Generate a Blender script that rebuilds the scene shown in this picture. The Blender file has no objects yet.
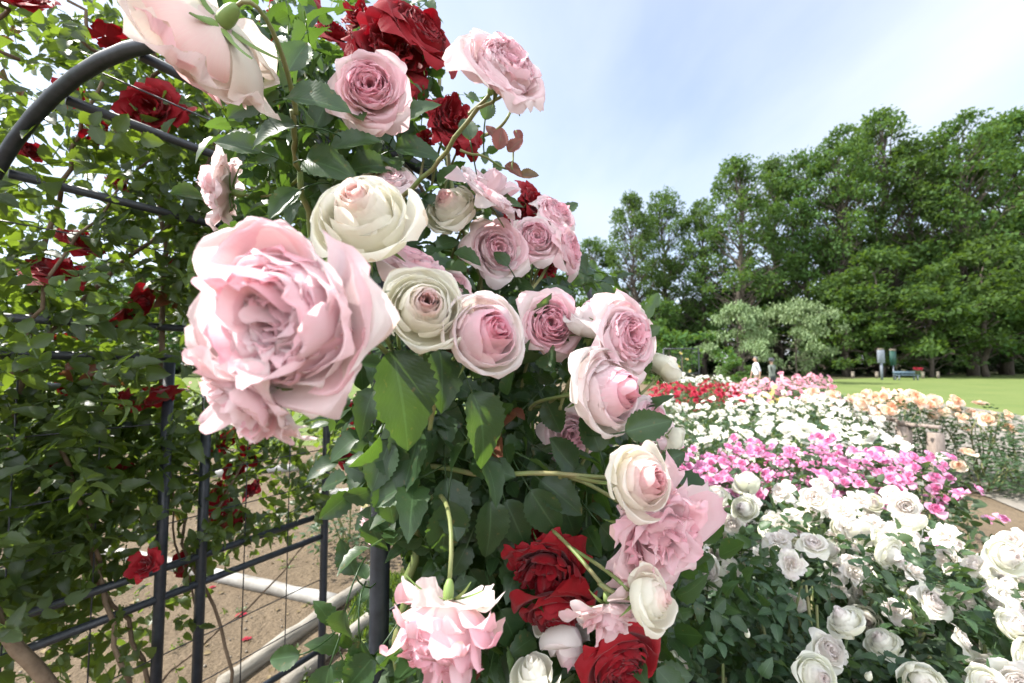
import bpy, bmesh, math, random
import numpy as np
from mathutils import Vector

SC = bpy.context.scene
COL = SC.collection
rad = math.radians
PI = math.pi
RNG = np.random.default_rng(11)
random.seed(5)

# ------------------------------------------------------------------ camera
F = 15.0 / 36.0 * 1024.0
EYE = 1.4
TILT = math.atan(22.5 / F)
cT, sT = math.cos(TILT), math.sin(TILT)
cam_d = bpy.data.cameras.new('camera')
cam = bpy.data.objects.new('camera', cam_d)
COL.objects.link(cam)
cam.location = (0, 0, EYE)
cam.rotation_euler = (PI / 2 + TILT, 0, 0)
cam_d.lens = 15.0
cam_d.sensor_width = 36.0
cam_d.clip_start = 0.02
cam_d.clip_end = 3000
cam_d.dof.use_dof = True
cam_d.dof.focus_distance = 0.60
cam_d.dof.aperture_fstop = 5.6
SC.camera = cam


def P(px, py, d):
    """point seen at pixel px,py at depth d along the view axis"""
    x = (px - 512.0) / F * d
    y = (341.5 - py) / F * d
    return np.array([x, d * cT - y * sT, EYE + d * sT + y * cT])


def G(px, py, h=0.0):
    """point seen at pixel px,py at height h"""
    p = P(px, py, 1.0) - np.array([0, 0, EYE])
    s = (h - EYE) / p[2]
    return np.array([p[0] * s, p[1] * s, h])


def norm(v):
    v = np.asarray(v, float)
    return v / np.maximum(np.linalg.norm(v, axis=-1, keepdims=True), 1e-9)


# ------------------------------------------------------------------ objects
def tag(o, label=None, cat=None, group=None, kind=None):
    if label:
        o['label'] = label
    if cat:
        o['category'] = cat
    if group:
        o['group'] = group
    if kind:
        o['kind'] = kind
    return o


def link(name, me, parent=None, mat=None):
    o = bpy.data.objects.new(name, me)
    COL.objects.link(o)
    if parent is not None:
        o.parent = parent
    if mat is not None and len(me.materials) == 0:
        me.materials.append(mat)
    return o


def thing(name, label, cat, loc=(0, 0, 0), group=None):
    o = bpy.data.objects.new(name, None)
    COL.objects.link(o)
    o.location = [float(c) for c in loc]
    o.empty_display_size = 0.1
    return tag(o, label, cat, group)


def quad_mesh(name, V, Q, uvp=None, col=None, smooth=True):
    V = np.asarray(V, np.float32)
    Q = np.asarray(Q, np.int32)
    me = bpy.data.meshes.new(name)
    me.vertices.add(len(V))
    me.vertices.foreach_set('co', V.ravel())
    n = len(Q)
    me.loops.add(n * 4)
    me.loops.foreach_set('vertex_index', Q.ravel())
    me.polygons.add(n)
    me.polygons.foreach_set('loop_start', np.arange(0, n * 4, 4, dtype=np.int32))
    if smooth:
        me.polygons.foreach_set('use_smooth', np.ones(n, dtype=bool))
    if uvp is not None:
        a = me.attributes.new('uvp', 'FLOAT_VECTOR', 'POINT')
        u3 = np.zeros((len(V), 3), np.float32)
        u3[:, :uvp.shape[1]] = uvp
        a.data.foreach_set('vector', u3.ravel())
    if col is not None:
        a = me.attributes.new('Col', 'FLOAT_COLOR', 'POINT')
        c4 = np.ones((len(V), 4), np.float32)
        c4[:, :col.shape[1]] = col
        a.data.foreach_set('color', c4.ravel())
    me.update()
    me.validate()
    return me


class Quads:
    """collects quad pieces into one mesh"""
    def __init__(self):
        self.V, self.Q, self.U, self.C, self.n = [], [], [], [], 0

    def add(self, V, Q, U=None, C=None):
        V = np.asarray(V, float).reshape(-1, 3)
        self.V.append(V)
        self.Q.append(np.asarray(Q, int).reshape(-1, 4) + self.n)
        self.U.append(np.zeros((len(V), 2)) if U is None else np.asarray(U))
        self.C.append(np.ones((len(V), 3)) * .5 if C is None else np.asarray(C))
        self.n += len(V)

    def tube(self, pts, r, seg=8, cap=True, v=0.5):
        pts = np.asarray(pts, float)
        m = len(pts)
        r = np.broadcast_to(np.asarray(r, float), (m,))
        t = np.gradient(pts, axis=0)
        t = norm(t)
        ref = np.array([0, 0, 1.0]) if abs(t[0][2]) < .9 else np.array([1.0, 0, 0])
        n0 = norm(np.cross(t[0], ref))
        V = []
        U = []
        for i in range(m):
            n0 = norm(n0 - t[i] * np.dot(n0, t[i]))
            b = np.cross(t[i], n0)
            a = np.linspace(0, 2 * PI, seg, endpoint=False)
            V.append(pts[i] + r[i] * (np.cos(a)[:, None] * n0 + np.sin(a)[:, None] * b))
            U.append(np.stack([a / (2 * PI), np.full(seg, i / max(1, m - 1))], 1))
        Q = []
        for i in range(m - 1):
            for k in range(seg):
                k2 = (k + 1) % seg
                Q.append((i * seg + k, i * seg + k2, (i + 1) * seg + k2, (i + 1) * seg + k))
        V = np.concatenate(V)
        U = np.concatenate(U)
        if cap:
            n = len(V)
            V = np.concatenate([V, [pts[0], pts[-1]]])
            U = np.concatenate([U, [[0, 0], [0, 1]]])
            for k in range(0, seg, 2):
                Q.append((n, (k + 2) % seg, (k + 1) % seg, k))
                e = (m - 1) * seg
                Q.append((n + 1, e + k, e + (k + 1) % seg, e + (k + 2) % seg))
        self.add(V, Q, U, np.full((len(V), 3), v) * np.array([1, 0, 0]))

    def box(self, c, sx, sy, sz, ux=(1, 0, 0), uy=(0, 1, 0), uz=(0, 0, 1)):
        c = np.asarray(c, float)
        ux, uy, uz = norm(ux), norm(uy), norm(uz)
        V = [c + ux * sx / 2 * a + uy * sy / 2 * b + uz * sz / 2 * d for d in (-1, 1) for b in (-1, 1) for a in (-1, 1)]
        Q = [(0, 2, 3, 1), (4, 5, 7, 6), (0, 1, 5, 4), (2, 6, 7, 3), (0, 4, 6, 2), (1, 3, 7, 5)]
        self.add(V, Q)

    def mesh(self, name, smooth=True):
        return quad_mesh(name, np.concatenate(self.V), np.concatenate(self.Q), np.concatenate(self.U), np.concatenate(self.C), smooth)

    def build(self, name, mat, parent=None, smooth=True):
        me = self.mesh(name, smooth)
        me.materials.append(mat)
        return link(name, me, parent)


def bez(p0, p1, p2, p3, n=12):
    t = np.linspace(0, 1, n)[:, None]
    p0, p1, p2, p3 = [np.asarray(p, float) for p in (p0, p1, p2, p3)]
    return (1 - t) ** 3 * p0 + 3 * (1 - t) ** 2 * t * p1 + 3 * (1 - t) * t ** 2 * p2 + t ** 3 * p3


def wander(p0, p1, n, amp, rng):
    """a knotty cane between two points"""
    t = np.linspace(0, 1, n)[:, None]
    p = np.asarray(p0) * (1 - t) + np.asarray(p1) * t
    k = rng.normal(0, amp, (n, 3))
    k = (k + np.roll(k, 1, 0) + np.roll(k, -1, 0)) / 2
    k[0] = k[-1] = 0
    return p + k


# ------------------------------------------------------------------ materials
def new_mat(name):
    m = bpy.data.materials.new(name)
    m.use_nodes = True
    nt = m.node_tree
    nt.nodes.clear()
    return m, nt


def nd(nt, typ, **kw):
    n = nt.nodes.new(typ)
    for k, v in kw.items():
        setattr(n, k, v)
    return n


def mixc(nt, fac, a, b, blend='MIX'):
    n = nd(nt, 'ShaderNodeMix', data_type='RGBA', blend_type=blend)
    for s, val in ((n.inputs[0], fac), (n.inputs[6], a), (n.inputs[7], b)):
        if isinstance(val, (int, float)):
            s.default_value = val
        elif isinstance(val, tuple):
            s.default_value = val + (1,) if len(val) == 3 else val
        else:
            nt.links.new(val, s)
    return n.outputs[2]


def math_n(nt, op, a, b=None, clamp=False):
    n = nd(nt, 'ShaderNodeMath', operation=op, use_clamp=clamp)
    for s, val in ((n.inputs[0], a), (n.inputs[1], b)):
        if val is None:
            continue
        if isinstance(val, (int, float)):
            s.default_value = val
        else:
            nt.links.new(val, s)
    return n.outputs[0]


def noise(nt, vec, scale, detail=4, rough=.55):
    n = nd(nt, 'ShaderNodeTexNoise')
    n.inputs['Scale'].default_value = scale
    n.inputs['Detail'].default_value = detail
    n.inputs['Roughness'].default_value = rough
    if vec is not None:
        nt.links.new(vec, n.inputs['Vector'])
    return n.outputs['Fac']


def ramp(nt, fac, stops):
    n = nd(nt, 'ShaderNodeValToRGB')
    cr = n.color_ramp
    while len(cr.elements) < len(stops):
        cr.elements.new(.5)
    for e, (p, c) in zip(cr.elements, stops):
        e.position = p
        e.color = (c, c, c, 1) if isinstance(c, (int, float)) else tuple(c) + (1,)
    nt.links.new(fac, n.inputs[0])
    return n.outputs[0]


def out(nt, sh):
    o = nd(nt, 'ShaderNodeOutputMaterial')
    nt.links.new(sh, o.inputs['Surface'])


def petal_mat(name, low, high, outer, trans=.38, rough=.5):
    m, nt = new_mat(name)
    at = nd(nt, 'ShaderNodeAttribute', attribute_name='Col')
    sp = nd(nt, 'ShaderNodeSeparateColor')
    nt.links.new(at.outputs['Color'], sp.inputs[0])
    uv = nd(nt, 'ShaderNodeAttribute', attribute_name='uvp')
    mp = nd(nt, 'ShaderNodeMapping')
    mp.inputs['Scale'].default_value = (14, 1.1, 1)
    nt.links.new(uv.outputs['Vector'], mp.inputs['Vector'])
    vein = noise(nt, mp.outputs[0], 3.0, 4)
    tc = nd(nt, 'ShaderNodeTexCoord')
    blotch = noise(nt, tc.outputs['Object'], 40, 3)
    f = math_n(nt, 'ADD', sp.outputs[0], math_n(nt, 'MULTIPLY', math_n(nt, 'SUBTRACT', blotch, .5), .35), True)
    f = math_n(nt, 'ADD', f, math_n(nt, 'MULTIPLY', math_n(nt, 'SUBTRACT', vein, .5), .42), True)
    c = mixc(nt, f, low, high)
    c = mixc(nt, sp.outputs[1], c, outer)
    suv = nd(nt, 'ShaderNodeSeparateXYZ')
    nt.links.new(uv.outputs['Vector'], suv.inputs[0])
    worn = math_n(nt, 'MULTIPLY', math_n(nt, 'GREATER_THAN', math_n(nt, 'ADD', suv.outputs[1], math_n(nt, 'MULTIPLY', blotch, .55)), 1.33), .55)
    c = mixc(nt, worn, c, tuple(a * b for a, b in zip(low, (.78, .60, .45))))
    hs = nd(nt, 'ShaderNodeHueSaturation')
    nt.links.new(c, hs.inputs['Color'])
    nt.links.new(math_n(nt, 'ADD', math_n(nt, 'MULTIPLY', sp.outputs[2], .16), .9), hs.inputs['Value'])
    c = hs.outputs[0]
    bp = nd(nt, 'ShaderNodeBump')
    bp.inputs['Strength'].default_value = .18
    bp.inputs['Distance'].default_value = .004
    nt.links.new(vein, bp.inputs['Height'])
    b = nd(nt, 'ShaderNodeBsdfPrincipled')
    nt.links.new(c, b.inputs['Base Color'])
    nt.links.new(bp.outputs[0], b.inputs['Normal'])
    b.inputs['Roughness'].default_value = rough
    b.inputs['Specular IOR Level'].default_value = .25
    b.inputs['Sheen Weight'].default_value = .15
    t = nd(nt, 'ShaderNodeBsdfTranslucent')
    nt.links.new(c, t.inputs['Color'])
    mx = nd(nt, 'ShaderNodeMixShader')
    mx.inputs[0].default_value = trans
    nt.links.new(b.outputs[0], mx.inputs[1])
    nt.links.new(t.outputs[0], mx.inputs[2])
    out(nt, mx.outputs[0])
    return m


def leaf_mat(name, dark, light, tr, back, trans=.34, rough=.38, spec=.48, young=None):
    m, nt = new_mat(name)
    at = nd(nt, 'ShaderNodeAttribute', attribute_name='Col')
    sp = nd(nt, 'ShaderNodeSeparateColor')
    nt.links.new(at.outputs['Color'], sp.inputs[0])
    uv = nd(nt, 'ShaderNodeAttribute', attribute_name='uvp')
    su = nd(nt, 'ShaderNodeSeparateXYZ')
    nt.links.new(uv.outputs['Vector'], su.inputs[0])
    au = math_n(nt, 'ABSOLUTE', su.outputs[0])
    ph = math_n(nt, 'SUBTRACT', math_n(nt, 'MULTIPLY', su.outputs[1], 46), math_n(nt, 'MULTIPLY', au, 17))
    w = math_n(nt, 'ABSOLUTE', math_n(nt, 'SINE', ph))
    side = math_n(nt, 'LESS_THAN', w, .13)
    mid = math_n(nt, 'LESS_THAN', au, .045)
    vein = math_n(nt, 'MAXIMUM', math_n(nt, 'MULTIPLY', side, .45), mid)
    tc = nd(nt, 'ShaderNodeTexCoord')
    spot = ramp(nt, noise(nt, tc.outputs['Object'], 130, 2), [(.66, 0.0), (.72, .6)])
    bl = noise(nt, tc.outputs['Object'], 55, 3)
    f = math_n(nt, 'ADD', math_n(nt, 'MULTIPLY', sp.outputs[0], .75), math_n(nt, 'MULTIPLY', math_n(nt, 'SUBTRACT', bl, .45), .6), True)
    c = mixc(nt, f, dark, light)
    if young:
        c = mixc(nt, sp.outputs[1], c, young)
    c = mixc(nt, math_n(nt, 'MULTIPLY', vein, .35), c, tuple(min(1, x * 2.2 + .02) for x in light))
    if young:
        c = mixc(nt, spot, c, (.16, .11, .035))
    oi = nd(nt, 'ShaderNodeObjectInfo')
    hv = nd(nt, 'ShaderNodeHueSaturation')
    nt.links.new(c, hv.inputs['Color'])
    nt.links.new(math_n(nt, 'ADD', math_n(nt, 'MULTIPLY', oi.outputs['Random'], .028), .486), hv.inputs['Hue'])
    nt.links.new(math_n(nt, 'ADD', math_n(nt, 'MULTIPLY', oi.outputs['Random'], .5), .80), hv.inputs['Value'])
    c = hv.outputs[0]
    ge = nd(nt, 'ShaderNodeNewGeometry')
    cb = mixc(nt, math_n(nt, 'MULTIPLY', ge.outputs['Backfacing'], .6), c, back)
    bp = nd(nt, 'ShaderNodeBump')
    bp.inputs['Strength'].default_value = .07
    bp.inputs['Distance'].default_value = .002
    nt.links.new(math_n(nt, 'SUBTRACT', w, mid), bp.inputs['Height'])
    b = nd(nt, 'ShaderNodeBsdfPrincipled')
    nt.links.new(cb, b.inputs['Base Color'])
    nt.links.new(bp.outputs[0], b.inputs['Normal'])
    nt.links.new(math_n(nt, 'ADD', math_n(nt, 'MULTIPLY', ge.outputs['Backfacing'], .25), rough), b.inputs['Roughness'])
    b.inputs['Specular IOR Level'].default_value = spec
    t = nd(nt, 'ShaderNodeBsdfTranslucent')
    tcx = mixc(nt, f, tuple(x * .7 for x in tr), tr)
    if young:
        tcx = mixc(nt, sp.outputs[1], tcx, young)
    nt.links.new(tcx, t.inputs['Color'])
    mx = nd(nt, 'ShaderNodeMixShader')
    mx.inputs[0].default_value = trans
    nt.links.new(b.outputs[0], mx.inputs[1])
    nt.links.new(t.outputs[0], mx.inputs[2])
    out(nt, mx.outputs[0])
    return m


def plain_mat(name, c1, c2, scale=8, rough=.6, metal=0, spec=.4, bump=.2, stretch=(1, 1, 1), dist=.01):
    m, nt = new_mat(name)
    tc = nd(nt, 'ShaderNodeTexCoord')
    mp = nd(nt, 'ShaderNodeMapping')
    mp.inputs['Scale'].default_value = stretch
    nt.links.new(tc.outputs['Object'], mp.inputs['Vector'])
    n1 = noise(nt, mp.outputs[0], scale, 6, .6)
    c = mixc(nt, ramp(nt, n1, [(.3, 0.0), (.7, 1.0)]), c1, c2)
    b = nd(nt, 'ShaderNodeBsdfPrincipled')
    nt.links.new(c, b.inputs['Base Color'])
    b.inputs['Roughness'].default_value = rough
    b.inputs['Metallic'].default_value = metal
    b.inputs['Specular IOR Level'].default_value = spec
    if bump:
        bp = nd(nt, 'ShaderNodeBump')
        bp.inputs['Strength'].default_value = bump
        bp.inputs['Distance'].default_value = dist
        nt.links.new(n1, bp.inputs['Height'])
        nt.links.new(bp.outputs[0], b.inputs['Normal'])
    out(nt, b.outputs[0])
    return m


M = {}
M['pink'] = petal_mat('pale_pink_petal', (.94, .865, .86), (.93, .51, .595), (.93, .90, .79), trans=.5)
M['cream'] = petal_mat('cream_petal', (.95, .925, .82), (.92, .58, .60), (.94, .925, .78), trans=.52)
M['red'] = petal_mat('red_petal', (.38, .006, .015), (.20, .001, .007), (.44, .010, .020), trans=.3, rough=.55)
M['white'] = petal_mat('white_petal', (.94, .92, .845), (.92, .82, .81), (.91, .92, .70), trans=.5)
M['magenta'] = petal_mat('magenta_petal', (.85, .48, .66), (.76, .20, .46), (.88, .66, .77))
M['rosepink'] = petal_mat('rose_pink_petal', (.84, .48, .55), (.76, .24, .36), (.84, .60, .62))
M['scarlet'] = petal_mat('crimson_petal', (.48, .02, .055), (.34, .006, .022), (.55, .05, .10))
M['peach'] = petal_mat('peach_petal', (.93, .78, .63), (.89, .48, .28), (.94, .88, .80))
M['yellow'] = petal_mat('yellow_petal', (.86, .76, .34), (.84, .66, .16), (.86, .80, .5))
M['leaf'] = leaf_mat('rose_leaf', (.019, .045, .018), (.044, .090, .031), (.16, .30, .03), (.13, .19, .10), young=(.20, .05, .035))
M['leaf_thin'] = leaf_mat('thin_rose_leaf', (.017, .038, .012), (.046, .084, .022), (.27, .40, .03), (.13, .19, .09), trans=.42, young=(.22, .06, .03))
M['bushleaf'] = leaf_mat('bush_rose_leaf', (.026, .055, .026), (.060, .105, .042), (.16, .28, .04), (.12, .17, .10), trans=.28, rough=.42)
M['treeleaf'] = leaf_mat('tree_leaf', (.028, .064, .016), (.070, .130, .028), (.20, .34, .035), (.08, .13, .045), trans=.30, rough=.6, spec=.2)
M['paleleaf'] = leaf_mat('pale_tree_leaf', (.12, .175, .08), (.26, .325, .17), (.22, .32, .08), (.17, .23, .12), trans=.25, rough=.6, spec=.2)
M['darkleaf'] = leaf_mat('shade_tree_leaf', (.016, .034, .012), (.036, .066, .02), (.08, .15, .02), (.04, .07, .03), trans=.2, rough=.65, spec=.15)  # darker copy of the tree leaf, shade of the wood put into its colour
M['cane'] = plain_mat('brown_cane', (.10, .065, .04), (.20, .14, .09), 30, .75, bump=.5)
M['greencane'] = plain_mat('green_cane', (.11, .18, .045), (.23, .19, .09), 22, .5, bump=.15, dist=.002)
M['calyx'] = plain_mat('calyx_green', (.12, .20, .05), (.22, .30, .09), 25, .5, bump=.1, dist=.002)
M['metal'] = plain_mat('dark_grey_paint', (.016, .019, .026), (.032, .037, .048), 60, .42, 0, .5, .12, dist=.002)
M['wire'] = plain_mat('dark_wire', (.03, .034, .04), (.06, .06, .07), 40, .45, .3, .5, 0)
M['log'] = plain_mat('weathered_log', (.20, .18, .15), (.34, .31, .26), 12, .85, bump=.6, stretch=(1, 1, 6))
M['pipe'] = plain_mat('weathered_white_pole', (.17, .15, .12), (.44, .43, .41), 5, .6, bump=.3)
M['stone'] = plain_mat('pale_stone', (.14, .115, .085), (.28, .245, .20), 5, .85, bump=.3)
M['litter'] = plain_mat('dry_leaf', (.10, .07, .035), (.24, .18, .09), 9, .8, bump=.2)
M['wood'] = plain_mat('grey_brown_wood', (.20, .155, .13), (.33, .27, .23), 14, .8, bump=.5, stretch=(6, 6, 1))
M['bark'] = plain_mat('tree_bark', (.055, .042, .032), (.12, .10, .08), 3, .9, bump=.6, stretch=(3, 3, .6), dist=.1)


def ground_mat(name, cols, sc, bump=.5, dist=.02, rough=.95, grain=60):
    m, nt = new_mat(name)
    ge = nd(nt, 'ShaderNodeNewGeometry')
    a = noise(nt, ge.outputs['Position'], sc, 6, .6)
    b2 = noise(nt, ge.outputs['Position'], grain, 5, .7)
    b3 = noise(nt, ge.outputs['Position'], grain / 6, 3, .6)
    c = mixc(nt, ramp(nt, a, [(.35, 0.0), (.65, 1.0)]), cols[0], cols[1])
    c = mixc(nt, ramp(nt, b2, [(.45, 0.0), (.62, .75)]), c, cols[2])
    b = nd(nt, 'ShaderNodeBsdfPrincipled')
    nt.links.new(c, b.inputs['Base Color'])
    b.inputs['Roughness'].default_value = rough
    b.inputs['Specular IOR Level'].default_value = .2
    bp = nd(nt, 'ShaderNodeBump')
    bp.inputs['Strength'].default_value = bump
    bp.inputs['Distance'].default_value = dist
    nt.links.new(math_n(nt, 'ADD', b2, math_n(nt, 'MULTIPLY', b3, 3.0)), bp.inputs['Height'])
    nt.links.new(bp.outputs[0], b.inputs['Normal'])
    out(nt, b.outputs[0])
    return m


M['soil'] = ground_mat('bare_soil', [(.15, .112, .074), (.20, .152, .10), (.11, .083, .055)], 1.6, .7, .03)
M['lawn'] = ground_mat('mown_lawn', [(.085, .135, .032), (.13, .17, .048), (.165, .19, .066)], .5, .6, .03, .9, 25)
M['plaza'] = ground_mat('plaza_paving', [(.20, .18, .155), (.25, .225, .195), (.165, .15, .13)], 1.2, .3, .01, .85, 30)
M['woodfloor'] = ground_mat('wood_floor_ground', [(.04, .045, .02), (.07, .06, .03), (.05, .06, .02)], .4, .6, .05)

# ------------------------------------------------------------------ leaves
def leaf_template(n=10, cols=2, serr=.06, fold=.22, droop=.25):
    """a leaflet along +Y, folded at its midrib; columns per half = cols"""
    v = np.linspace(0, 1, n)
    w = .33 * np.sin(PI * np.clip(v, 0, 1) ** .82) ** .75 + .004
    k = np.arange(n)
    saw = np.where(k % 2 == 1, 1 + serr, 1 - serr)
    w = w * saw
    us = np.linspace(-1, 1, 2 * cols + 1)
    V = np.zeros((n, len(us), 3))
    U = np.zeros((n, len(us), 2))
    for j, u in enumerate(us):
        V[:, j, 0] = u * w
        V[:, j, 1] = v - abs(u) * .03 * np.sin(PI * v)
        V[:, j, 2] = abs(u) ** 1.2 * w * fold * 2 - droop * v ** 2 + .012 * np.sin(v * 18 + u * 2) * abs(u)
        U[:, j, 0] = u
        U[:, j, 1] = v
    m = len(us)
    Q = [(i * m + j, i * m + j + 1, (i + 1) * m + j + 1, (i + 1) * m + j) for i in range(n - 1) for j in range(m - 1)]
    return V.reshape(-1, 3), np.array(Q), U.reshape(-1, 2)


LEAF_HI = leaf_template(22, 2)
LEAF_MID = leaf_template(12, 1, .085)
LEAF_LO = leaf_template(4, 1, 0)


def frames(d, n):
    y = norm(d)
    z = norm(n - y * np.sum(n * y, -1, keepdims=True))
    x = np.cross(y, z)
    return np.stack([x, y, z], -1)          # columns


def scatter(q, tpl, pos, d, n, size, col, bend=None):
    V, Q, U = tpl
    N = len(pos)
    R = frames(d, n)
    Vb = np.broadcast_to(V, (N,) + V.shape).copy()
    if bend is not None:
        Vb[:, :, 2] += bend[:, None] * V[None, :, 1] ** 2
    W = np.einsum('nij,nkj->nki', R, Vb) * size[:, None, None] + pos[:, None, :]
    m = len(V)
    QQ = Q[None] + (np.arange(N) * m)[:, None, None]
    q.add(W.reshape(-1, 3), QQ.reshape(-1, 4), np.tile(U, (N, 1)), np.repeat(col, m, 0))


def compound(pos, d, n, size, rng, five=True):
    """compound rose leaf: terminal leaflet and one or two pairs"""
    N = len(pos)
    d = norm(d)
    n = norm(n - d * np.sum(n * d, -1, keepdims=True))
    s = np.cross(d, n)
    Pp, D, Nn, S, own = [], [], [], [], []
    L = size * 1.9
    specs = [(1.0, 0, 1.0)]
    for a in ((.62, .9), (.22, .72)) if five else ((.55, .85),):
        specs += [(a[0], 1, a[1]), (a[0], -1, a[1])]
    for (t, sd, sc) in specs:
        p = pos + d * (L * t)[:, None] - n * (L * t ** 2 * .12)[:, None]
        ang = rad(62) if sd else 0
        dd = d * math.cos(ang) + s * (sd * math.sin(ang)) + rng.normal(0, .16, (N, 3))
        nn = n + rng.normal(0, .28, (N, 3))
        Pp.append(p)
        D.append(dd)
        Nn.append(nn)
        S.append(size * sc * rng.uniform(.85, 1.12, N))
        own.append(np.arange(N))
    return np.concatenate(Pp), np.concatenate(D), np.concatenate(Nn), np.concatenate(S), np.concatenate(own)


def add_compound(q, tpl, pos, d, n, size, rng, light=.5, spread=.3, young=0.0, five=True):
    N = len(pos)
    p, dd, nn, s, own = compound(pos, d, n, size, rng, five)
    base = np.clip(rng.normal(light, spread, N), 0, 1)
    yg = (rng.random(N) < young) * rng.uniform(.4, .9, N)
    col = np.stack([np.clip(base[own] + rng.normal(0, .1, len(own)), 0, 1), yg[own], np.zeros(len(own))], 1)
    scatter(q, tpl, p, dd, nn, s, col, rng.normal(-.08, .30, len(p)))
    # the leaf stalk that carries the leaflets: a narrow strip
    a, b = pos, pos + norm(d) * (size * 1.9)[:, None] - norm(n) * (size * 1.9 * .12)[:, None]
    w = np.cross(norm(d), norm(n)) * (size * .035)[:, None]
    h = norm(n) * (size * .03)[:, None]
    for o1, o2 in ((w, -w), (h, -h)):
        V = np.stack([a + o1, a + o2, b + o2, b + o1], 1).reshape(-1, 3)
        q.add(V, np.arange(N * 4).reshape(-1, 4), np.full((N * 4, 2), .5), np.full((N * 4, 3), .5) * np.array([1.4, 0, 0]))


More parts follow.
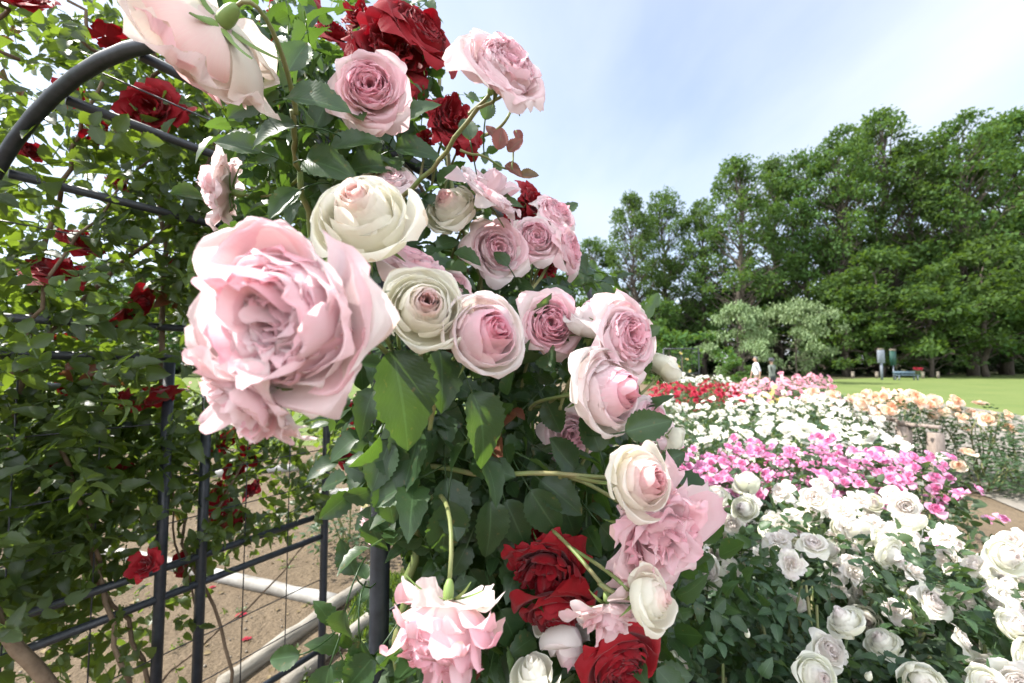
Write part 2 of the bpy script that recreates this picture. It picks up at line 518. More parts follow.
# ------------------------------------------------------------------ blooms
def bloom_data(seed, kind='cup', nu=7, nv=7, N=None, pinkness=.5, ruffle=1.0):
    rng = np.random.default_rng(seed)
    cfg = {'cup': 62, 'half': 34, 'shag': 78, 'bud': 11, 'flat': 22, 'spent': 84, 'big': 46}[kind]
    N = N or cfg
    u = np.linspace(-1, 1, nu)
    v = np.linspace(0, 1, nv)
    U, Vv = np.meshgrid(u, v)               # nv x nu
    AV, AQ, AU, AC = [], [], [], []
    Q0 = np.array([(i * nu + j, i * nu + j + 1, (i + 1) * nu + j + 1, (i + 1) * nu + j) for i in range(nv - 1) for j in range(nu - 1)])
    ncent = 5
    for i in range(N):
        t = (i + .5) / N
        az = i * 2.39996 + rng.normal(0, .22)
        j1, j2, j3 = rng.normal(0, 1, 3)
        lip, ruf, W = .0, .03, .4
        g = 0.0
        if kind in ('cup', 'big'):
            o = np.clip((t - .62) / .38, 0, 1)
            o = o * o * (3 - 2 * o)
            if kind == 'big':
                cl = (i % ncent) * 2 * PI / ncent + .4
                if t < .45:
                    az = cl + rng.normal(0, .55)
            wild = (2.6 - 1.9 * min(1, t * 1.3)) if kind == 'big' else 1.0
            rho = (.07 + .68 * t ** .66) * (1 + .07 * wild * j1)
            h = .70 - .12 * t + .035 * wild * j2 - (.06 if t < .10 else 0)
            b0, b1 = (.04 + .10 * t, 0.0), (rho * .95 + .04, .0)
            b2, b3 = (rho * (1.14 + .22 * o), h * (.72 - .10 * o)), (rho * (.66 + .70 * o + .07 * j3), h * (1.02 - .42 * o))
            W = (.28 + .44 * t) * (1 + .1 * j3)
            lip, ruf = .09 + .10 * o + .05 * t, (.065 if kind == 'big' else .046)
            if kind == 'big':
                W = (.40 + .22 * t) * (1 + .12 * j3)
                b3 = (b3[0] * (1.10 - .22 * o + .10 * (1 - o) * j1), b3[1] + .05 * j2)
                lip = .10 + .03 * o
            pk = pinkness * (1.25 - .85 * t) * (.8 if kind == 'big' and t < .4 else 1) + (.20 if kind == 'big' else .10) * j1
            g = max(0, (t - .86) / .14) * .75
        elif kind == 'half':
            o = np.clip((t - .5) / .5, 0, 1)
            o = o * o * (3 - 2 * o)
            rho = (.05 + .52 * t ** .9) * (1 + .05 * j1)
            h = .98 - .30 * t + .03 * j2
            b0, b1 = (.03 + .08 * t, 0), (rho * 1.25 + .05, .02)
            b2, b3 = (rho * (1.22 + .2 * o), h * (.74 - .08 * o)), (rho * (.62 + .56 * o + .05 * j3), h * (1 - .24 * o))
            W = .34 + .36 * t
            lip, ruf = .03 + .13 * o, .024
            pk = max(0, pinkness * (1.35 - (2.3 if pinkness < .7 else 1.4) * t) + .05 * j1)
            g = max(0, (t - .55) / .45) * .7
        elif kind in ('shag', 'spent'):
            o = np.clip((t - .35) / .65, 0, 1)
            rho = (.10 + .78 * t ** .75) * (1 + .13 * j1)
            h = .66 + .08 * j2 - .12 * t
            b0, b1 = (.04 + .10 * t, 0), (rho * .8 + .04, .05)
            fl_ = 1.0 if kind == 'shag' else .1
            b2, b3 = (rho * (1.1 + .1 * o * fl_), h * (.8 - .25 * o)), (rho * (.95 + .25 * o * fl_ + .12 * j3), h * (1 - .65 * o * (.5 + .5 * fl_) + .12 * j2))
            W = (.20 + .20 * t) * (1 + .2 * j3)
            lip, ruf = .07 + .1 * o, .07
            W *= 1.25
            pk = pinkness * (1.1 - .5 * t) + .16 * j1
            g = max(0, (t - .85) / .15) * .6
            if kind == 'spent' and t > .925:
                b2, b3 = (.64, .10 + .05 * j2), (.88 + .08 * j1, -.20 + .10 * j2)
                W, lip, g, pk = .52, .04, .7, .05
        elif kind == 'flat':
            rho = (.15 + .75 * t) * (1 + .1 * j1)
            h = .30 - .12 * t
            b0, b1 = (.04, 0), (rho * .6, .10)
            b2, b3 = (rho * .95, h * 1.1), (rho * 1.15, h * (.8 + .5 * j3 * .3))
            W = .28 + .18 * t
            lip, ruf = .05, .05
            pk = pinkness * (1.2 - .5 * t) + .15 * j1
            g = 0
        else:                                # bud
            rho = .17 + .26 * t
            h = 1.35 - .35 * t + .04 * j2
            b0, b1 = (.06, 0), (rho * 1.35, .08)
            b2, b3 = (rho * 1.25, h * .7), (rho * (.30 + .25 * t * t), h)
            W = .34 + .16 * t
            lip, ruf = .05 * t, .02
            pk = pinkness * (1 - .7 * t)
            g = .35 + .4 * t
        tip = 1 - (.24 + .05 * j2) * np.abs(U) ** 2.3 + .05 * np.exp(-(U / .28) ** 2) * j3 * .6
        e = Vv * tip
        B = lambda k: (1 - e) ** 3 * b0[k] + 3 * (1 - e) ** 2 * e * b1[k] + 3 * (1 - e) * e ** 2 * b2[k] + e ** 3 * b3[k]
        r, z = B(0), B(1)
        k = np.clip((e - .72) / .28, 0, 1)
        kk = k * k
        r = r + lip * kk * 1.2
        z = z - lip * kk * kk * 1.5
        w = W * (.22 + .78 * np.sin(PI / 2 * np.clip(e * 1.25, 0, 1))) * (1 - .10 * k)
        ph = rng.uniform(0, 6.28, 3)
        if kind == 'big':
            ruf *= 1.0 - .62 * t
        rf = ruf * ruffle * e ** 2 * (np.sin(U * 2.6 + ph[0]) + .6 * np.sin(U * 5.3 + ph[1] + e * 3) + .5 * np.sin(U * 9 + ph[2]) * k + .3 * np.sin(U * 17 + ph[0]) * k)
        r = r + rf
        z = z + rf * .5 * np.cos(ph[2])
        r = r * (1 + .07 * U)
        eff = np.maximum(np.maximum(r, .13), rho * .55)
        fl = 1.0 if kind not in ('shag', 'spent') else .9
        a = az + np.clip(fl * U * w / eff, -2.6, 2.6)
        # petals of one whorl lean and tilt a little
        lean = (.20 * (1 - .7 * t) if kind == 'big' else .06) * j2 * np.sin(a - az + j1)
        X, Y, Z = r * np.cos(a), r * np.sin(a), z + lean * e
        V3 = np.stack([X, Y, Z], -1).reshape(-1, 3)
        AV.append(V3)
        AQ.append(Q0 + i * nu * nv)
        AU.append(np.stack([U.ravel() + i * 3.1, Vv.ravel()], 1))
        edge = np.clip((e - .80) / .2, 0, 1)
        p = np.clip(pk * (.55 + .6 * e) + .30 * edge * pinkness, 0, 1)
        gg = np.clip(g * (1.15 - .75 * e), 0, 1)
        AC.append(np.stack([p.ravel(), gg.ravel(), np.full(nu * nv, rng.random())], 1))
    V = np.concatenate(AV)
    mx = np.percentile(np.hypot(V[:, 0], V[:, 1]), 98)
    if kind != 'bud':
        V = V / mx
    return V, np.concatenate(AQ), np.concatenate(AU), np.concatenate(AC)


def calyx_quads(rng, R, lenf=.75, down=.3):
    """hip and five sepals under a bloom of radius R (axis +Z, base at origin)"""
    q = Quads()
    zs = np.array([-.36, -.32, -.22, -.10, 0, .05]) * R
    rs = np.array([.035, .07, .105, .115, .10, .09]) * R
    q.tube(np.stack([np.zeros(6), np.zeros(6), zs], 1), rs, 8)
    for k in range(5):
        a = k * 2 * PI / 5 + rng.normal(0, .15)
        n = 6
        v = np.linspace(0, 1, n)
        L = R * lenf * rng.uniform(.8, 1.15)
        r = .13 * R + L * v * .9
        z = -.02 * R - L * (down * rng.uniform(.3, 1.6)) * v ** 1.6
        w = .085 * R * (1 - v) ** .8 + .003 * R
        pts = []
        for s in (-1, 0, 1):
            x = r * math.cos(a) - s * w * math.sin(a)
            y = r * math.sin(a) + s * w * math.cos(a)
            pts.append(np.stack([x, y, z + abs(s) * .03 * R], 1))
        V = np.stack(pts, 1).reshape(-1, 3)
        Q = [(i * 3 + j, i * 3 + j + 1, (i + 1) * 3 + j + 1, (i + 1) * 3 + j) for i in range(n - 1) for j in range(2)]
        q.add(V, Q)
    return q


def axis_matrix(o, pos, axis, roll=0.0, scale=1.0):
    z = Vector([float(a) for a in axis]).normalized()
    qt = z.to_track_quat('Z', 'Y')
    o.rotation_mode = 'QUATERNION'
    from mathutils import Quaternion
    o.rotation_quaternion = qt @ Quaternion((0, 0, 1), roll)
    o.location = [float(c) for c in pos]
    o.scale = (scale, scale, scale)


CARVE = []


def carve(px, py, d, margin=24):
    keep = np.ones(len(px), bool)
    for (x, y, r, dd) in CARVE:
        keep &= ~((np.hypot(px - x, py - y) < r + margin) & (d < dd + .05))
    return px[keep], py[keep], d[keep]


def hero_bloom(parent, px, py, dia, depth, axis, kind, mat, seed, pinkness=.5, label=None, sub=(11, 9), N=None, ruffle=1.0, stem_to=None, sq=1.0):
    """a single large bloom with its calyx and its stem; dia in pixels"""
    R = dia / 2 / F * depth
    CARVE.append((px, py, dia / 2 * .9, depth))
    V, Q, U, C = bloom_data(seed, kind, sub[0], sub[1], N, pinkness, ruffle)
    V = V * R
    V[:, 2] *= sq
    me = quad_mesh('bloom', V, Q, U, C)
    me.materials.append(M[mat])
    ax = norm(np.array([axis[0], -axis[1], axis[2]], float))
    c = P(px, py, depth)
    hgt = {'cup': .36, 'big': .40, 'half': .5, 'shag': .3, 'spent': .2, 'bud': .6, 'flat': .15}[kind] * R * sq
    base = c - ax * hgt
    o = link('bloom', me, parent)
    axis_matrix(o, base, ax, random.uniform(0, 6.28))
    if label:
        o['label'] = label
    cq = calyx_quads(np.random.default_rng(seed + 900), R, .75 if kind != 'bud' else .9, .3)
    cq.build('calyx', M['calyx'], o)
    if stem_to is not None:
        e = P(*stem_to)
        p0 = base - ax * R * .3
        L = np.linalg.norm(e - p0)
        q = Quads()
        pts = bez(p0, p0 - ax * L * .45, e + np.array([0, 0, .1 * L]), e, 14)
        q.tube(pts, np.linspace(.0022, .0034, 14), 7)
        q.build('stem', M['greencane'], parent)
    return o


# ================================================================== SETTING
def sheet(name, pts, z, mat):
    me = bpy.data.meshes.new(name)
    bm = bmesh.new()
    vs = [bm.verts.new((float(p[0]), float(p[1]), z)) for p in pts]
    f = bm.faces.new(vs)
    bmesh.ops.recalc_face_normals(bm, faces=[f])
    if f.normal.z < 0:
        f.normal_flip()
    bm.to_mesh(me)
    bm.free()
    o = link(name, me, None, mat)
    return tag(o, kind='structure')


sheet('ground', [(-900, -60), (900, -60), (900, 1500), (-900, 1500)], 0.0, M['soil'])
sheet('lawn', [(11.3, 6.0), (15.2, 15.0), (9.0, 18.0), (9.5, 33.0), (28, 38), (60, 57), (160, 80), (160, 6.0)], .008, M['lawn'])
sheet('woodland_floor', [(-200, 95), (-10, 62), (3, 30), (9.5, 33), (28, 38), (60, 57), (160, 80), (400, 300), (-200, 300)], .004, M['woodfloor'])
sheet('paving', [(4.1, 1.0), (4.75, 3.9), (5.7, 6.5), (9.0, 18.0), (15.2, 15.0), (11.3, 6.0), (10.5, 1.0)], .012, M['plaza'])
sheet('back_lawn', [G(395, 428)[:2], G(330, 428)[:2], G(-260, 428)[:2], G(-260, 470)[:2] * 1.0, G(300, 446)[:2], G(396, 446)[:2]], .008, M['lawn'])
sheet('grass_strip', [G(384, 578)[:2], G(440, 566)[:2], G(480, 590)[:2], G(470, 683)[:2], G(345, 640)[:2], G(352, 604)[:2]], .008, M['lawn'])

sheet('far_lawn', [(-60, 9.5), (-1.6, 9.5), (1.5, 16), (3, 30), (-10, 62), (-90, 70)], .0075, M['lawn'])
# short grass tufts on the strip beside the log and over the near edge of the lawn
def grass_patch(name, poly, n, hgt, label, z=.008):
    rng = np.random.default_rng(3)
    poly = np.array(poly)
    lo, hi = poly.min(0), poly.max(0)
    pts = []
    while len(pts) < n:
        c = rng.uniform(lo, hi)
        ins = False
        j = len(poly) - 1
        for i in range(len(poly)):
            a, b = poly[i], poly[j]
            if (a[1] > c[1]) != (b[1] > c[1]) and c[0] < (b[0] - a[0]) * (c[1] - a[1]) / (b[1] - a[1]) + a[0]:
                ins = not ins
            j = i
        if ins:
            pts.append(c)
    pts = np.array(pts)
    p = np.concatenate([pts, np.full((n, 1), z)], 1)
    d = np.concatenate([rng.normal(0, .5, (n, 2)), np.ones((n, 1))], 1)
    nn = rng.normal(0, 1, (n, 3))
    q = Quads()
    tpl = (LEAF_LO[0] * np.array([.22, 1, .6]), LEAF_LO[1], LEAF_LO[2])
    scatter(q, tpl, p, d, nn, rng.uniform(.5, 1.2, n) * hgt, np.stack([rng.random(n)] * 3, 1) * np.array([1, 0, 0]))
    o = q.build(name, M['leaf_thin'])
    tag(o, label, 'grass', None, 'stuff')


grass_patch('grass', [G(384, 578)[:2], G(440, 566)[:2], G(480, 590)[:2], G(470, 683)[:2], G(345, 640)[:2], G(352, 604)[:2]], 5000, .045,
            'short bright grass beside the half buried log behind the arch post')


# ------------------------------------------------------------------ edging logs and poles on the soil
def pole(name, a, b, r, mat, label, cat, rng, seg=10, parts=None):
    a, b = np.array(a, float), np.array(b, float)
    q = Quads()
    n = 14
    pts = wander(a, b, n, r * .12, rng)
    q.tube(pts, r * (1 + rng.normal(0, .04, n)), seg)
    o = q.build(name, mat)
    tag(o, label, cat)
    return o


rg = np.random.default_rng(8)
def gz(px, py, r):
    p = G(px, py)
    p[2] = r * .55
    return p


pole('edging_pole', gz(100, 552, .04), gz(338, 606, .04), .040, M['pipe'], 'whitish round pole lying across the bare soil, its cut end by the log', 'pole', rg)
pole('edging_log', gz(378, 578, .04), gz(222, 690, .04), .038, M['log'], 'pale weathered log edging running towards the camera inside the arch', 'log', rg)
pole('edging_pole', gz(322, 496, .05), gz(372, 497, .05) + np.array([.0, .05, 0]), .05, M['pipe'], 'short white pole behind the green rose bush in the back bed', 'pole', rg)
pole('edging_pole', gz(200, 478, .06), gz(300, 470, .06), .05, M['pipe'], 'white pole half hidden by red roses at the back bed', 'pole', rg)
pole('edging_pole', gz(335, 426, .07), gz(398, 425, .07), .10, M['pipe'], 'farthest white kerb pole along the back lawn', 'pole', rg)
pole('edging_pole', gz(350, 447, .07), gz(420, 448, .07), .07, M['pipe'], 'white pole on the near edge of the back lawn', 'pole', rg)
pole('edging_log', gz(376, 618, .04), gz(285, 690, .04), .034, M['log'], 'thin pale log on the grass beside the arch post', 'log', rg)

rngl = np.random.default_rng(77)
n = 900
p = np.stack([rngl.uniform(-4.2, -.1, n), rngl.uniform(1.2, 6.5, n), np.full(n, .006)], 1)
q = Quads()
scatter(q, LEAF_LO, p, np.concatenate([rngl.normal(0, 1, (n, 2)), rngl.normal(0, .12, (n, 1))], 1), rngl.normal(0, .25, (n, 3)) + np.array([0, 0, 1]), rngl.uniform(.014, .045, n), np.stack([rngl.random(n), (rngl.random(n) < .6) * .5, 0 * p[:, 0]], 1))
tag(q.build('leaf_litter', M['litter']), 'dry leaves and bits scattered over the bare soil behind the arch', 'leaf litter', None, 'stuff')
q = Quads()
n = 1500
for c, r in zip(np.stack([rngl.uniform(-4.2, -.1, n), rngl.uniform(1.2, 6.5, n), np.full(n, .003)], 1), rngl.uniform(.002, .007, n) * rngl.uniform(.5, 1.3, n)):
    q.tube([c, c + [0, 0, r * .6], c + [rngl.normal(0, r * .2), 0, r]], [r, r * rngl.uniform(.8, 1.1), r * .4], 6)
tag(q.build('gravel', M['stone']), 'small pale stones strewn on the bare soil', 'gravel', None, 'stuff')

q = Quads()
n = 150
p = np.stack([rngl.uniform(-4.0, -.3, n), rngl.uniform(1.6, 6.5, n), np.full(n, .006)], 1)
p = np.concatenate([p + rngl.normal(0, .02, p.shape) * [1, 1, 0] for _ in range(4)])
add_compound(q, LEAF_LO, p, rngl.normal(0, 1, p.shape) + np.array([0, 0, .5]), rngl.normal(0, .3, p.shape) + np.array([0, 0, 1]), rngl.uniform(.012, .028, len(p)), rngl, .7, .3)
tag(q.build('weeds', M['leaf_thin']), 'tiny green weed seedlings scattered over the bare soil', 'weeds', None, 'stuff')

# fallen petals and little fallen red heads
for (px, py, s, lab) in ((240, 616, .028, 'small fallen red flower head on soil beside the log'),
                         (246, 640, .022, 'crushed crimson flower head touching the near side of the log'),
                         (330, 646, .02, 'tiny fallen red petals beside the upright near the arch post'),
                         (212, 588, .02, 'tiny red flower head fallen on the soil before the white pole')):
    V, Q, U, C = bloom_data(px, 'flat', 4, 4, 9, .6)
    V = V * s
    o = link('fallen_flower', quad_mesh('fallen_flower', V, Q, U, C), None, M['scarlet'])
    o.location = [float(c) for c in G(px, py) + np.array([0, 0, .004])]
    tag(o, lab, 'flower')

# ================================================================== ROSE ARCH
AL, AR = np.array([-1.42, 1.06]), np.array([-.205, .68])
FL = np.array([-.856, 1.99])
FR = FL + (AR - AL)
SPR, RISE = 1.385, .68
arch = thing('rose_arch', 'dark grey metal rose arch with curved hoops, rails and wire grid carrying the climbers', 'arch', (AL[0], AL[1], 0))
AO = np.array([AL[0], AL[1], 0])


def hoop_pts(a, b, n=25):
    pts = [np.array([a[0], a[1], z]) for z in np.linspace(0, SPR, 6)[:-1]]
    for ph in np.linspace(0, PI, n):
        s = (1 - math.cos(ph)) / 2
        c = a * (1 - s) + b * s
        pts.append(np.array([c[0], c[1], SPR + RISE * math.sin(ph)]))
    pts += [np.array([b[0], b[1], z]) for z in np.linspace(SPR, 0, 6)[1:]]
    return np.array(pts)


def local(p):
    return np.asarray(p) - AO


for a, b, r in ((AL, AR, .0150), (FL, FR, .0165)):
    q = Quads()
    q.tube(local(hoop_pts(a, b)), r, 14)
    q.build('hoop', M['metal'], arch)
side = (FL - AL)
sdir = np.array([side[0], side[1], 0])


def arch_bar(name, p0, p1, r, mat='metal', seg=10):
    q = Quads()
    q.tube([local(p0), local((np.array(p0) + p1) / 2), local(p1)], r, seg)
    q.build(name, M[mat], arch)


def on_left(t, z):
    return np.array([AL[0] + side[0] * t, AL[1] + side[1] * t, z])


def on_right(t, z):
    return np.array([AR[0] + side[0] * t, AR[1] + side[1] * t, z])


for f in (on_left, on_right):
    for z in (1.525, 1.425, .715, .62, .12):
        arch_bar('rail', f(0, z) + sdir * .02, f(1, z) - sdir * .02, .0125)
tu1 = .44
for t in (.435, .545):
    arch_bar('upright', on_left(t, .02), on_left(t, 1.415), .0165, 'metal', 12)
    arch_bar('upright', on_right(t, .02), on_right(t, 1.415), .0165, 'metal', 12)
for k in (2, 3, 4, 5, 6):                        # purlins along the vault
    ph = PI * k / 8
    s = (1 - math.cos(ph)) / 2
    c = AL * (1 - s) + AR * s
    p0 = np.array([c[0], c[1], SPR + RISE * math.sin(ph)])
    arch_bar('purlin', p0 + sdir * .018, p0 + sdir * .982, .0115)
for f in (on_left, on_right):
    for z in (.27, .43, .86, 1.01, 1.2):
        if min(abs(z - .715), abs(z - .62)) > .03:
            arch_bar('wire', f(.02, z), f(.98, z), .0022, 'wire', 5)
    for t in (.12, .28, .68, .84):
        if min(abs(t - .435), abs(t - .545)) > .03:
            arch_bar('wire', f(t, .125), f(t, 1.42), .0022, 'wire', 5)
for k in (3, 7, 11):
    ph = PI * k / 16
    s = (1 - math.cos(ph)) / 2
    c = AL * (1 - s) + AR * s
    p0 = np.array([c[0], c[1], SPR + RISE * math.sin(ph)])
    arch_bar('wire', p0 + sdir * .02, p0 + sdir * .98, .0022, 'wire', 5)

# ================================================================== CLIMBING ROSES
def in_poly(px, py, poly):
    x, y = np.asarray(px), np.asarray(py)
    ins = np.zeros(x.shape, bool)
    j = len(poly) - 1
    for i in range(len(poly)):
        xi, yi = poly[i]
        xj, yj = poly[j]
        c = ((yi > y) != (yj > y)) & (x < (xj - xi) * (y - yi) / (yj - yi + 1e-9) + xi)
        ins ^= c
        j = i
    return ins


def fill(polys, rng):
    """sample (px,py) in weighted polygons"""
    X, Y = [], []
    for poly, n in polys:
        a = np.array(poly)
        lo, hi = a.min(0), a.max(0)
        got = 0
        while got < n:
            p = rng.uniform(lo, hi, (n * 3, 2))
            m = in_poly(p[:, 0], p[:, 1], poly)
            p = p[m][:n - got]
            X.append(p[:, 0])
            Y.append(p[:, 1])
            got += len(p)
    return np.concatenate(X), np.concatenate(Y)


def Pv(px, py, d):
    x = (px - 512.0) / F * d
    y = (341.5 - py) / F * d
    return np.stack([x, d * cT - y * sT, EYE + d * sT + y * cT], 1)


def left_depth(px):
    k = (np.minimum(px, 330) - 512.0) / F
    return np.clip(2.064 / (.607 - k), .9, 2.2)


# ---- red climber over the left side and the top of the arch
rng = np.random.default_rng(21)
red = thing('climbing_rose', 'red climbing rose with small leaves covering the left side and top of the arch', 'climbing rose', (-1.3, 1.3, 0))
RO = np.array([-1.3, 1.3, 0])
leftpolys = [
    ([(-60, -40), (140, -40), (150, 40), (60, 90), (-60, 220)], 130),
    ([(60, 90), (330, -40), (340, 210), (190, 330), (100, 230)], 330),
    ([(130, 60), (330, 40), (330, 240), (190, 330), (150, 200)], 560),
    ([(-60, 150), (110, 110), (190, 250), (190, 330), (-60, 300)], 140),
    ([(-60, 300), (190, 320), (190, 400), (-60, 400)], 150),
    ([(-60, 395), (185, 390), (180, 500), (120, 560), (40, 620), (-60, 640)], 480),
    ([(20, 400), (130, 400), (110, 560), (0, 560)], 90),
    ([(170, 400), (330, 420), (330, 500), (280, 540), (180, 560)], 190),
    ([(60, 560), (190, 560), (170, 700), (90, 700)], 34),
    ([(-60, 590), (80, 590), (60, 700), (-60, 700)], 26),
]
px, py = fill(leftpolys, rng)
d = left_depth(px) + rng.normal(0, .11, len(px))
top = py < 250
d[py > 300] += .09
d[top] += rng.uniform(-.12, .35, top.sum())
d = np.clip(d, .82, 2.6)
pos = Pv(px, py, d) - RO
N = len(pos)
dirs = rng.normal(0, 1, (N, 3)) + np.array([.3, -.2, -.25])
nrm = rng.normal(0, .6, (N, 3)) + np.array([.0, -.55, .7])
q = Quads()
add_compound(q, LEAF_MID, pos, dirs, nrm, rng.uniform(.036, .062, N), rng, .46, .36, .008)
q.build('foliage', M['leaf_thin'], red)
# canes
q = Quads()
cs = [((-20, 700, 1.02), (60, 670, 1.1), 0), ]
for (a, b, r0, r1) in (
        ((75, 720, 1.10), (-40, 560, 1.02), .017, .014), ((-30, 420, 1.10), (170, 225, 1.5), .009, .006),
        ((10, 470, 1.2), (60, 200, 1.25), .009, .006), ((130, 700, 1.32), (90, 540, 1.3), .007, .006),
        ((165, 720, 1.42), (100, 560, 1.35), .007, .006), ((100, 560, 1.3), (40, 380, 1.25), .006, .005),
        ((168, 420, 1.5), (165, 150, 1.5), .009, .007), ((165, 150, 1.5), (145, 40, 1.2), .007, .005),
        ((190, 560, 1.55), (260, 430, 1.75), .005, .004), ((150, 700, 1.45), (310, 540, 1.9), .004, .003),
        ((230, 700, 1.6), (185, 520, 1.55), .006, .005), ((60, 200, 1.25), (110, 60, 1.15), .006, .004),
        ((20, 60, 1.1), (0, -20, 1.0), .005, .004), ((110, 60, 1.15), (60, -10, 1.05), .005, .003),
        ((165, 240, 1.5), (240, 100, 1.4), .006, .004), ((240, 100, 1.4), (330, 20, 1.3), .005, .003),
        ((145, 40, 1.2), (250, -30, 1.0), .005, .003), ((200, 640, 1.55), (170, 470, 1.5), .004, .003),
        ((20, 330, 1.1), (150, 160, 1.35), .005, .003), ((280, 250, 1.6), (200, 100, 1.5), .006, .004)):
    p = wander(P(*a), P(*b), 9, .016 if r0 < .015 else .005, rng) - RO
    q.tube(p, np.linspace(r0, r1, 9), 7)
gb = G(75, 760)
q.tube(wander(P(75, 720, 1.10), P(150, 912, 1.10), 6, .006, rng) - RO, [.017, .018, .018, .019, .020, .024], 8)
q.tube(wander(P(165, 720, 1.42), [P(165, 720, 1.42)[0] - .03, 1.45, 0.0], 5, .01, rng) - RO, .008, 7)
q.tube(wander(P(230, 700, 1.6), [P(230, 700, 1.6)[0] - .03, 1.62, 0.0], 5, .01, rng) - RO, .007, 7)
q.build('canes', M['cane'], red)

MIDB = {}
def shared_bloom(kind, matname, seed, nu, nv, N=None, pinkness=.5, ruffle=1.0):
    key = (kind, matname, seed, nu, nv, N, pinkness)
    if key not in MIDB:
        V, Q, U, C = bloom_data(seed, kind, nu, nv, N, pinkness, ruffle)
        me = quad_mesh('bloom', V, Q, U, C)
        me.materials.append(M[matname])
        MIDB[key] = me
    return MIDB[key]


def put_bloom(parent, pos, axis, R, me, name='bloom'):
    o = link(name, me, parent)
    axis_matrix(o, pos, axis, random.uniform(0, 6.28), R)
    return o


redspots = [(55, 277, 52, 1.2), (132, 303, 36, 1.35), (80, 247, 34, 1.3), (147, 566, 27, 1.25), (352, 449, 34, 1.7), (342, 414, 30, 1.9),
            (155, 110, 44, 1.25), (182, 118, 30, 1.3), (105, 36, 24, 1.1), (160, 400, 34, 1.4), (75, 385, 22, 1.4), (100, 423, 24, 1.4), (130, 400, 22, 1.4),
            (70, 95, 22, 1.15), (28, 8, 40, 1.05), (95, 130, 22, 1.2), (150, 30, 24, 1.2), (225, 508, 26, 1.7), (215, 495, 24, 1.75), (237, 515, 22, 1.7), (222, 440, 26, 1.7),
            (48, 470, 18, 1.3), (120, 470, 18, 1.4), (195, 260, 18, 1.6), (172, 262, 18, 1.5), (30, 152, 18, 1.2), (115, 185, 20, 1.3), (322, 8, 34, 1.1), (335, 38, 30, 1.1),
            (270, 20, 26, 1.2), (186, 562, 22, 1.55), (20, 440, 18, 1.3), (90, 480, 18, 1.4), (250, 455, 20, 1.8), (232, 470, 18, 1.8), (255, 490, 20, 1.8), (60, 340, 18, 1.4)]
for k, (x, y, s, dd) in enumerate(redspots):
    me = shared_bloom(('shag', 'cup', 'shag')[k % 3], 'red', 300 + k % 4, 5, 5, 34, .5)
    c = P(x, y, dd) - RO
    ax = norm(np.array([random.uniform(-.6, .8), random.uniform(-1, .2), random.uniform(-.3, .9)]))
    put_bloom(red, c, ax, s / 2 / F * dd * 1.2, me)

# ---- pink climber on the right side of the arch
pink = thing('climbing_rose', 'pale pink climbing rose with large cream edged blooms on the right side of the arch', 'climbing rose', (0, 0, 0))
B = lambda *a, **k: hero_bloom(pink, *a, **k)
B(283, 320, 194, .27, (-.26, 1, -.16), 'big', 'pink', 41, .46, 'very large pale pink open bloom nearest the camera', sub=(19, 13), N=64, ruffle=1.7, stem_to=(400, 470, .60))
B(246, 398, 128, .29, (-.50, .55, -.70), 'shag', 'pink', 5, .32, 'pale pink bloom tucked under the largest one, facing down', sub=(13, 10), N=64, stem_to=(420, 460, .60))
B(363, 220, 100, .42, (.05, .93, .36), 'half', 'cream', 6, .4, sq=1.15, label='cream half open bloom with pink heart above the largest bloom', sub=(15, 11), stem_to=(400, 330, .6))
B(424, 309, 84, .42, (.30, .9, .15), 'half', 'cream', 7, .45, 'cream edged half open bloom with small pink heart', sub=(15, 11), stem_to=(430, 420, .55))
B(484, 336, 88, .44, (.52, .8, .2), 'half', 'pink', 8, .75, stem_to=(430, 430, .55), sub=(13, 10), N=40)
B(412, 262, 80, .50, (.35, .3, .85), 'cup', 'pink', 9, .55, stem_to=(420, 400, .65))
B(456, 284, 36, .60, (.5, .7, .4), 'cup', 'pink', 10, .6, stem_to=(460, 350, .7))
B(505, 66, 94, .48, (.50, .75, .38), 'cup', 'pink', 11, .50, 'lone pink bloom standing against the sky', sub=(13, 10), ruffle=1.5, stem_to=(470, 115, .51))
B(370, 86, 72, .60, (.20, 1, -.12), 'cup', 'pink', 12, .85, 'deeper pink cupped bloom under the red blooms', sub=(13, 10), N=70, stem_to=(330, 140, .7))
B(204, 46, 138, .46, (-.66, -.30, -.36), 'cup', 'cream', 13, .8, 'cream bloom with pink rim turned away, showing its calyx', sub=(15, 11), N=44, ruffle=2.4, sq=1.25, stem_to=(296, 115, .56))
B(221, 190, 66, .75, (-.8, .25, .1), 'shag', 'pink', 14, .25, stem_to=(300, 180, .68))
B(490, 190, 80, .75, (.62, .35, .65), 'shag', 'pink', 15, .25, N=44, stem_to=(450, 270, .85))
B(452, 210, 52, .74, (-.25, .7, .35), 'half', 'cream', 16, .55, stem_to=(450, 280, .85))
B(498, 250, 62, .78, (.45, .85, .1), 'cup', 'pink', 17, .5, stem_to=(480, 320, .85))
B(536, 238, 50, .84, (.25, .95, .2), 'cup', 'pink', 18, .62, stem_to=(520, 310, .9))
B(556, 213, 46, .93, (.45, .7, .5), 'cup', 'pink', 19, .62, stem_to=(530, 300, .95))
B(571, 249, 48, .88, (.85, .5, .1), 'cup', 'pink', 20, .8, stem_to=(530, 300, .92))
B(551, 323, 60, .64, (.25, 1, .05), 'cup', 'pink', 21, 1.0, 'deep rose pink cupped bloom left of the paired blooms', N=70, sub=(13, 10), stem_to=(520, 400, .75))
B(592, 322, 58, .64, (.1, .35, .9), 'half', 'pink', 22, .25, stem_to=(560, 400, .72))
B(628, 336, 80, .57, (.55, .85, .12), 'cup', 'pink', 23, .66, 'wide pink bloom on the outer edge facing the rose beds', sub=(13, 10), stem_to=(560, 410, .66))
